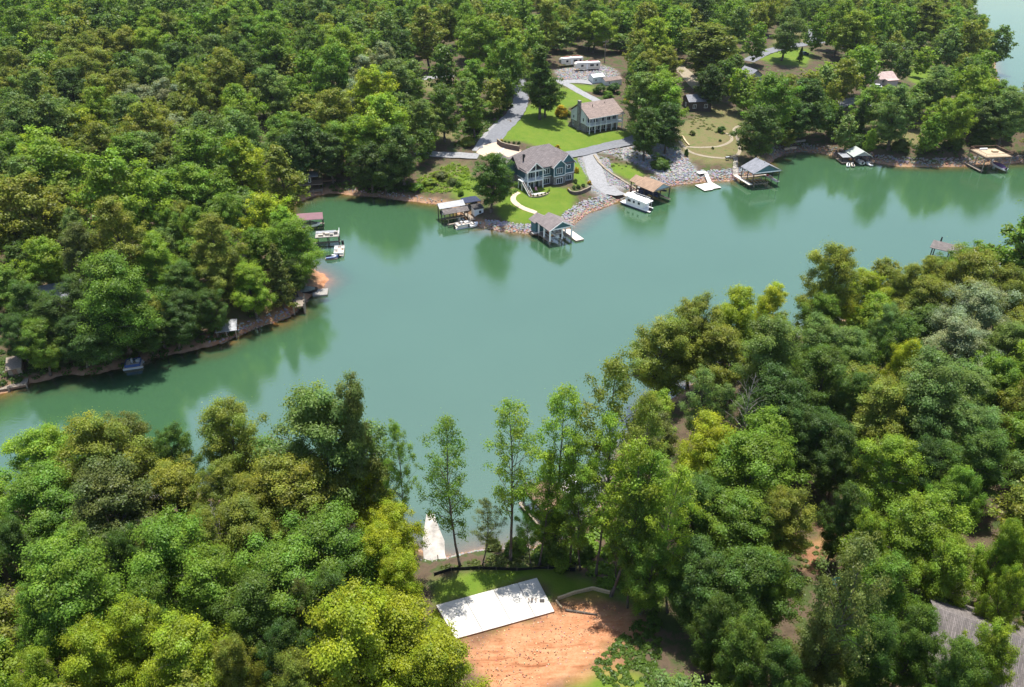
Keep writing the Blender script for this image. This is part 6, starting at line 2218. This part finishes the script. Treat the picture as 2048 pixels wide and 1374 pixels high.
C_LEAF['q'] = (.42, .33, .02)
for a_ in [('golden yellow shrub at the right corner of the teal house', 1153, 346, 10, 'q', 1.6), ('golden shrub behind the teal house roof on the upper lawn', 1115, 300, 11, 'q', 1.3),
           ('large golden bush left of the white house', 1122, 233, 24, 'q', 1.2), ('green bush at the foot of the large golden bush', 1136, 232, 12, 'y', 1.2),
           ('round green clipped shrub, upper of two left of the round tree', 917, 374, 12, 'd', 1.3), ('round green clipped shrub, lower of two left of the round tree', 922, 390, 13, 'g', 1.2),
           ('golden shrub at the end of the curved planter wall', 1179, 369, 9, 'q', 1.2), ('golden shrub beside the stone edging at the lawn', 1137, 381, 7, 'q', 1.1),
           ('dark shrub in the curved planter, left', 1148, 377, 8, 'k', 1.0), ('dark shrub in the curved planter, middle', 1156, 376, 9, 'k', 1.0), ('dark shrub in the curved planter, right', 1166, 373, 8, 'k', 1.0),
           ('rusty shrub at the right foot of the teal house', 1151, 366, 9, 'k', 1.2),
           ('dark green bush below the white sheds, left', 1200, 187, 26, 'k', .9), ('dark green bush below the white sheds, right', 1228, 186, 28, 'k', .9), ('green bush lowest below the white sheds', 1217, 196, 20, 'g', .9),
           ('dark bush on the lawn edge right of the white house', 1276, 272, 26, 'k', .9), ('yellow dry bush behind the white house roof', 1252, 207, 12, 'q', 1.2),
           ('yellow tuft on the end of the retaining wall', 1003, 283, 7, 'q', 1.0), ('small dark shrub on the retaining wall, first from the drive', 1010, 285, 5, 'k', 1.0),
           ('small dark shrub on the retaining wall, second from the drive', 1018, 286, 5, 'k', 1.0), ('small dark shrub on the retaining wall, third from the drive', 1028, 287, 6, 'k', 1.0),
           ('reddish shrub on the retaining wall, nearest the roof', 1038, 288, 7, 'k', 1.0),
           ('little dark cypress inside the garden path loop', 1372, 312, 9, 'k', 2.2), ('dark shrub on the dry garden slope, left', 1384, 270, 12, 'p', 1.0), ('dark shrub beside the garden path bend', 1442, 265, 18, 'k', .9),
           ('small dark shrub inside the upper garden loop', 1440, 283, 6, 'k', 1.0), ('small dark shrub below the upper garden loop', 1425, 298, 6, 'k', 1.0),
           ('dark rounded bush left of the white bench', 1742, 283, 30, 'k', 1.0), ('dark bush at the bank left of the jet ski boathouse', 1716, 292, 34, 'k', .9), ('dark bush below the right bank trees, first', 1800, 302, 36, 'k', .9),
           ('dark bush below the right bank trees, second', 1848, 305, 40, 'k', .9), ('dark bush behind the raised deck dock', 1905, 296, 36, 'd', .9), ('green bush on the bank above the far right riprap', 1960, 290, 44, 'd', .8),
           ('low green shrub in the shade below the white house', 1320, 335, 36, 'd', .7), ('green weeds patch shrub above the cove beach', 860, 372, 34, 'y', .6), ('tall weeds shrub left of the cove beach', 835, 380, 30, 'g', .6),
           ('light green shrub on the cove bank', 882, 358, 34, 'p', .6), ('brownish shrub above the weathered double boathouse', 905, 368, 22, 'p', .8), ('shady shrub at the foot of the left drive', 945, 262, 40, 'k', .8),
           ('shady shrub beside the gravel verge', 958, 235, 30, 'k', .9), ('olive shrub below the gravel verge', 935, 290, 30, 'o', .7), ('green shrub left of the shaded driveway', 1015, 215, 24, 'k', 1.0)]:
    shrub(*a_)
for k in range(7):
    shrub(['first', 'second', 'third', 'fourth', 'fifth', 'sixth', 'last'][k] + ' small shrub along the patio bed of the teal house, counted from the left', 1060 + k, 390, 4.2, 'k' if k % 2 else 'd', 1.1, at=local(HOUSE, 2.1 + 4.15 * math.cos(a3), -1.1 + 2.9 * math.sin(a3), 0) if (a3 := math.pi * (1.32 + .1 * k)) else None, group='patio bed shrubs')

# ---------------------------------------------------------------- rocks
def rocks(name, label, samples, seed):
    rs = np.random.RandomState(seed)
    ph = (1 + 5 ** .5) / 2
    iv = np.array([(-1, ph, 0), (1, ph, 0), (-1, -ph, 0), (1, -ph, 0), (0, -1, ph), (0, 1, ph), (0, -1, -ph), (0, 1, -ph), (ph, 0, -1), (ph, 0, 1), (-ph, 0, -1), (-ph, 0, 1)]) / 1.9
    fc = np.array([(0, 11, 5), (0, 5, 1), (0, 1, 7), (0, 7, 10), (0, 10, 11), (1, 5, 9), (5, 11, 4), (11, 10, 2), (10, 7, 6), (7, 1, 8), (3, 9, 4), (3, 4, 2), (3, 2, 6), (3, 6, 8), (3, 8, 9), (4, 9, 5), (2, 4, 11), (6, 2, 10), (8, 6, 7), (9, 8, 1)])
    V, F, T = [], [], []
    for i, (x, y, z, s, col) in enumerate(samples):
        q = iv * rs.uniform(.6, 1.15, (12, 1)) * s * rs.uniform(.7, 1.3, 3)
        a = rs.uniform(0, 6.28)
        q = q @ np.array([[math.cos(a), -math.sin(a), 0], [math.sin(a), math.cos(a), 0], [0, 0, .75]])
        V.append(q + (x, y, z + s * .1))
        F.append(fc + 12 * i)
        T.append(np.repeat([[c * rs.uniform(.75, 1.2) for c in col] + [1]], 20, 0))
    V, F, T = np.concatenate(V), np.concatenate(F), np.concatenate(T)
    me = bpy.data.meshes.new(name)
    me.from_pydata(V.tolist(), [], F.tolist())
    a = me.attributes.new('tone', 'FLOAT_COLOR', 'FACE')
    a.data.foreach_set('color', T.astype(np.float32).ravel())
    if 'rock' not in MATS:
        m = bpy.data.materials.new('rock')
        m.use_nodes = True
        nt = m.node_tree
        b = nt.nodes['Principled BSDF']
        b.inputs['Roughness'].default_value = .9
        at = nt.nodes.new('ShaderNodeAttribute')
        at.attribute_name = 'tone'
        nt.links.new(at.outputs['Color'], b.inputs['Base Color'])
        MATS['rock'] = m
    me.materials.append(MATS['rock'])
    o = bpy.data.objects.new(name, me)
    COL.objects.link(o)
    return struct(o, 'stuff', label)

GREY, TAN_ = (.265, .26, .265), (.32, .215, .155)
rr = random.Random(21)

def band(pix0, pix1, n, dmax, smin=.22, smax=.5, tan=.3, out=None):
    """rocks strewn between the water and dmax metres up the bank along part of the shoreline"""
    i0, i1 = SHORE.index(pix0), SHORE.index(pix1)
    seg = [LAKES[0][i] for i in range(i0, i1 + 1)]
    ln = [np.linalg.norm(seg[i + 1] - seg[i]) for i in range(len(seg) - 1)]
    tot = sum(ln)
    got = 0
    tries = 0
    while got < n and tries < n * 6:
        tries += 1
        u = rr.uniform(0, tot)
        i = 0
        while u > ln[i]:
            u -= ln[i]
            i += 1
        p = seg[i] + (seg[i + 1] - seg[i]) * u / ln[i]
        x, y = p[0] + rr.uniform(-dmax, dmax), p[1] + rr.uniform(-dmax, dmax)
        d = sd(x, y)
        if d < -.5 or d > dmax or on_road(x, y):
            continue
        got += 1
        near = max(0, 1 - d / (dmax * .55))
        c = TAN_ if rr.random() < tan * near * 1.6 else GREY
        out.append((x, y, gz(x, y), rr.uniform(smin, smax), c))

def fill(poly, n, smin, smax, tan, out):
    x0, x1, y0, y1 = poly[:, 0].min(), poly[:, 0].max(), poly[:, 1].min(), poly[:, 1].max()
    k = 0
    tries = 0
    while k < n and tries < n * 8:
        tries += 1
        x, y = rr.uniform(x0, x1), rr.uniform(y0, y1)
        if not inside(poly, np.array(x), np.array(y)) or on_road(x, y):
            continue
        k += 1
        out.append((x, y, gz(x, y), rr.uniform(smin, smax), TAN_ if rr.random() < tan else GREY))

S_ = []
band((1258, 386), (1118, 463), 1100, 3.6, tan=.6, out=S_)
band((1118, 463), (965, 455), 620, 2.6, tan=.55, out=S_)
rocks('riprap', 'grey and rusty riprap stones around the lawn point', S_, 1)
S_ = []
band((1505, 352), (1300, 380), 1200, 4.5, tan=.5, out=S_)
fill(GRAVS[3], 1300, .2, .5, .1, S_)
rocks('riprap', 'grey riprap stones on the bank below the garden', S_, 2)
S_ = []
GREY = (.20, .185, .175)  # darker stones here: the bank's shade is painted into their colour
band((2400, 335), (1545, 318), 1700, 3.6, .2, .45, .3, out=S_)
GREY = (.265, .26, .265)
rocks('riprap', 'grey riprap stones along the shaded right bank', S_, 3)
S_ = []
fill(GRAVS[0], 1300, .2, .55, .25, S_)
rocks('rock_bank', 'pale loose rocks on the bank below the caravans', S_, 4)
S_ = []
fill(GRAVS[1], 700, .12, .3, .05, S_)
fill(GRAVS[2], 900, .15, .36, .08, S_)
rocks('rock_bank', 'pale rocks lining both sides of the boat ramp', S_, 5)
S_ = []
band((604, 604), (430, 690), 260, 2.0, .12, .34, .7, out=S_)
band((870, 1117), (1130, 1085), 500, 2.0, .06, .2, .7, out=S_)
band((885, 409), (690, 388), 300, 2.0, .1, .3, .8, out=S_)
rocks('shore_stones', 'small brown stones scattered on the clay beaches', S_, 6)

S_ = []
fill(CLAYS[0], 900, .03, .13, 0, S_)
S_ = [(x, y, z, s_, rr.choice([(.34, .16, .08), (.46, .25, .14), (.50, .32, .20), (.22, .13, .09)])) for (x, y, z, s_, c_) in S_ if not (D.x + o[0] - 1 < x < Bc.x + o[0] and y > o[1] + .32 * (x - o[0]) - .3)]
rocks('clay_clods', 'clods and small stones strewn over the red clay', S_, 7)

# ---------------------------------------------------------------- undergrowth
def undergrowth():
    rs = np.random.RandomState(5)
    C, Nn, T, SZ = [], [], [], []
    polys = [(wpoly(Z1([(60, 960), (330, 830), (430, 860), (440, 1000), (150, 1025)])), 260, 'y', 1.0), (wpoly(Z1([(330, 600), (520, 520), (700, 480), (560, 620), (400, 740), (330, 720)])), 200, 'd', 1.2),
             (wpoly(Z6([(150, 690), (500, 620), (880, 600), (960, 690), (400, 690)])), 110, 'p', .6), (wpoly(Z6([(960, 640), (1449, 700), (1449, 860), (1100, 780)])), 130, 'g', .8),
             (wpoly(Z6([(1050, 1250), (1449, 880), (1449, 1374), (1150, 1374)])), 200, 'd', .6), (wpoly([(1600, 1080), (1760, 1120), (1780, 1374), (1560, 1374)]), 200, 'p', .7),
             (wpoly(Z2([(560, 900), (700, 930), (690, 1030), (560, 1010)])), 60, 'd', .9), (wpoly(Z2([(820, 600), (960, 640), (1050, 760), (830, 700)])), 50, 'p', .7),
             (wpoly([(1690, 270), (1900, 285), (1960, 320), (1700, 305)]), 140, 'k', 1.0), (wpoly(Z6([(110, 900), (200, 1000), (260, 1130), (100, 1100)])), 60, 'Y', .6), (wpoly([(870, 1215), (900, 1270), (870, 1290)]), 20, 'Y', .5),
             (wpoly(Z1([(1240, 800), (1480, 740), (1500, 860), (1320, 880)])), 60, 'p', .6), (wpoly([(1120, 1090), (1190, 1020), (1250, 940), (1290, 1000), (1260, 1120), (1180, 1120)]), 170, 'g', 1.0), (wpoly([(0, 700), (300, 660), (440, 640), (440, 690), (0, 770)]), 220, 'k', 1.0), (wpoly([(640, 370), (800, 350), (830, 385), (680, 385)]), 160, 'k', 1.1)]
    for poly, n, tone, s in polys:
        x0, x1, y0, y1 = poly[:, 0].min(), poly[:, 0].max(), poly[:, 1].min(), poly[:, 1].max()
        k = tries = 0
        while k < n and tries < n * 10:
            tries += 1
            x, y = rs.uniform(x0, x1), rs.uniform(y0, y1)
            if not inside(poly, np.array(x), np.array(y)) or sd(x, y) < .5:
                continue
            k += 1
            m = 46
            d = rs.normal(size=(m, 3))
            d /= np.linalg.norm(d, axis=1, keepdims=True)
            d[:, 2] = abs(d[:, 2])
            r = s * rs.uniform(.35, .9)
            C.append(np.array([x, y, gz(x, y)]) + d * rs.uniform(.3, 1, (m, 1)) * r * np.array([1.2, 1.2, .8]))
            q = d + np.array([0, 0, .6]) + rs.normal(size=(m, 3)) * .4
            Nn.append(q / np.linalg.norm(q, axis=1, keepdims=True))
            T.append(np.array(C_LEAF[tone]) * rs.uniform(.7, 1.25) * rs.uniform(.8, 1.2, (m, 1)))
            SZ.append(np.full(m, .15 * s + .04))
    i0, i1 = SHORE.index((520, 652)), SHORE.index((-300, 850))
    seg = LAKES[0][i0:i1 + 1]
    for a_, b_ in zip(seg[:-1], seg[1:]):
        for _ in range(int(np.linalg.norm(b_ - a_) * 1.1)):
            q0 = a_ + (b_ - a_) * rs.uniform(0, 1) + rs.uniform(-2.6, 2.6, 2)
            if not .2 < sd(*q0) < 3.2:
                continue
            m = 60
            d = rs.normal(size=(m, 3))
            d /= np.linalg.norm(d, axis=1, keepdims=True)
            d[:, 2] = abs(d[:, 2])
            r = rs.uniform(.5, 1.5)
            C.append(np.array([q0[0], q0[1], gz(*q0)]) + d * rs.uniform(.3, 1, (m, 1)) * r * np.array([1.2, 1.2, 1.0]))
            q = d + np.array([0, 0, .6]) + rs.normal(size=(m, 3)) * .4
            Nn.append(q / np.linalg.norm(q, axis=1, keepdims=True))
            T.append(np.array(C_LEAF['k']) * rs.uniform(.7, 1.4) * rs.uniform(.8, 1.2, (m, 1)))
            SZ.append(np.full(m, .2))
    C, Nn, T, SZ = map(np.concatenate, (C, Nn, T, SZ))
    me = quads_to_mesh('undergrowth', leaf_cards(C, Nn, SZ, rs), m_leaf, T)
    o = bpy.data.objects.new('undergrowth', me)
    o.color = (1, 1, 1, 1)
    COL.objects.link(o)
    struct(o, 'stuff', 'low weeds and brush along the banks')

undergrowth()

# ---------------------------------------------------------------- air
HAZE = 0.00005
if HAZE:
    hz = MB().box(-10600, 10600, -300, 7400, -8, 96).build('haze', m_white)
    struct(hz, 'stuff', 'thin summer haze over the lake')
    m = bpy.data.materials.new('haze air')
    m.use_nodes = True
    nt = m.node_tree
    nt.nodes.clear()
    out = nt.nodes.new('ShaderNodeOutputMaterial')
    v = nt.nodes.new('ShaderNodeVolumePrincipled')
    v.inputs['Color'].default_value = (.80, .89, 1.0, 1)
    v.inputs['Density'].default_value = HAZE
    v.inputs['Anisotropy'].default_value = .3
    nt.links.new(v.outputs[0], out.inputs['Volume'])
    hz.data.materials.clear()
    hz.data.materials.append(m)
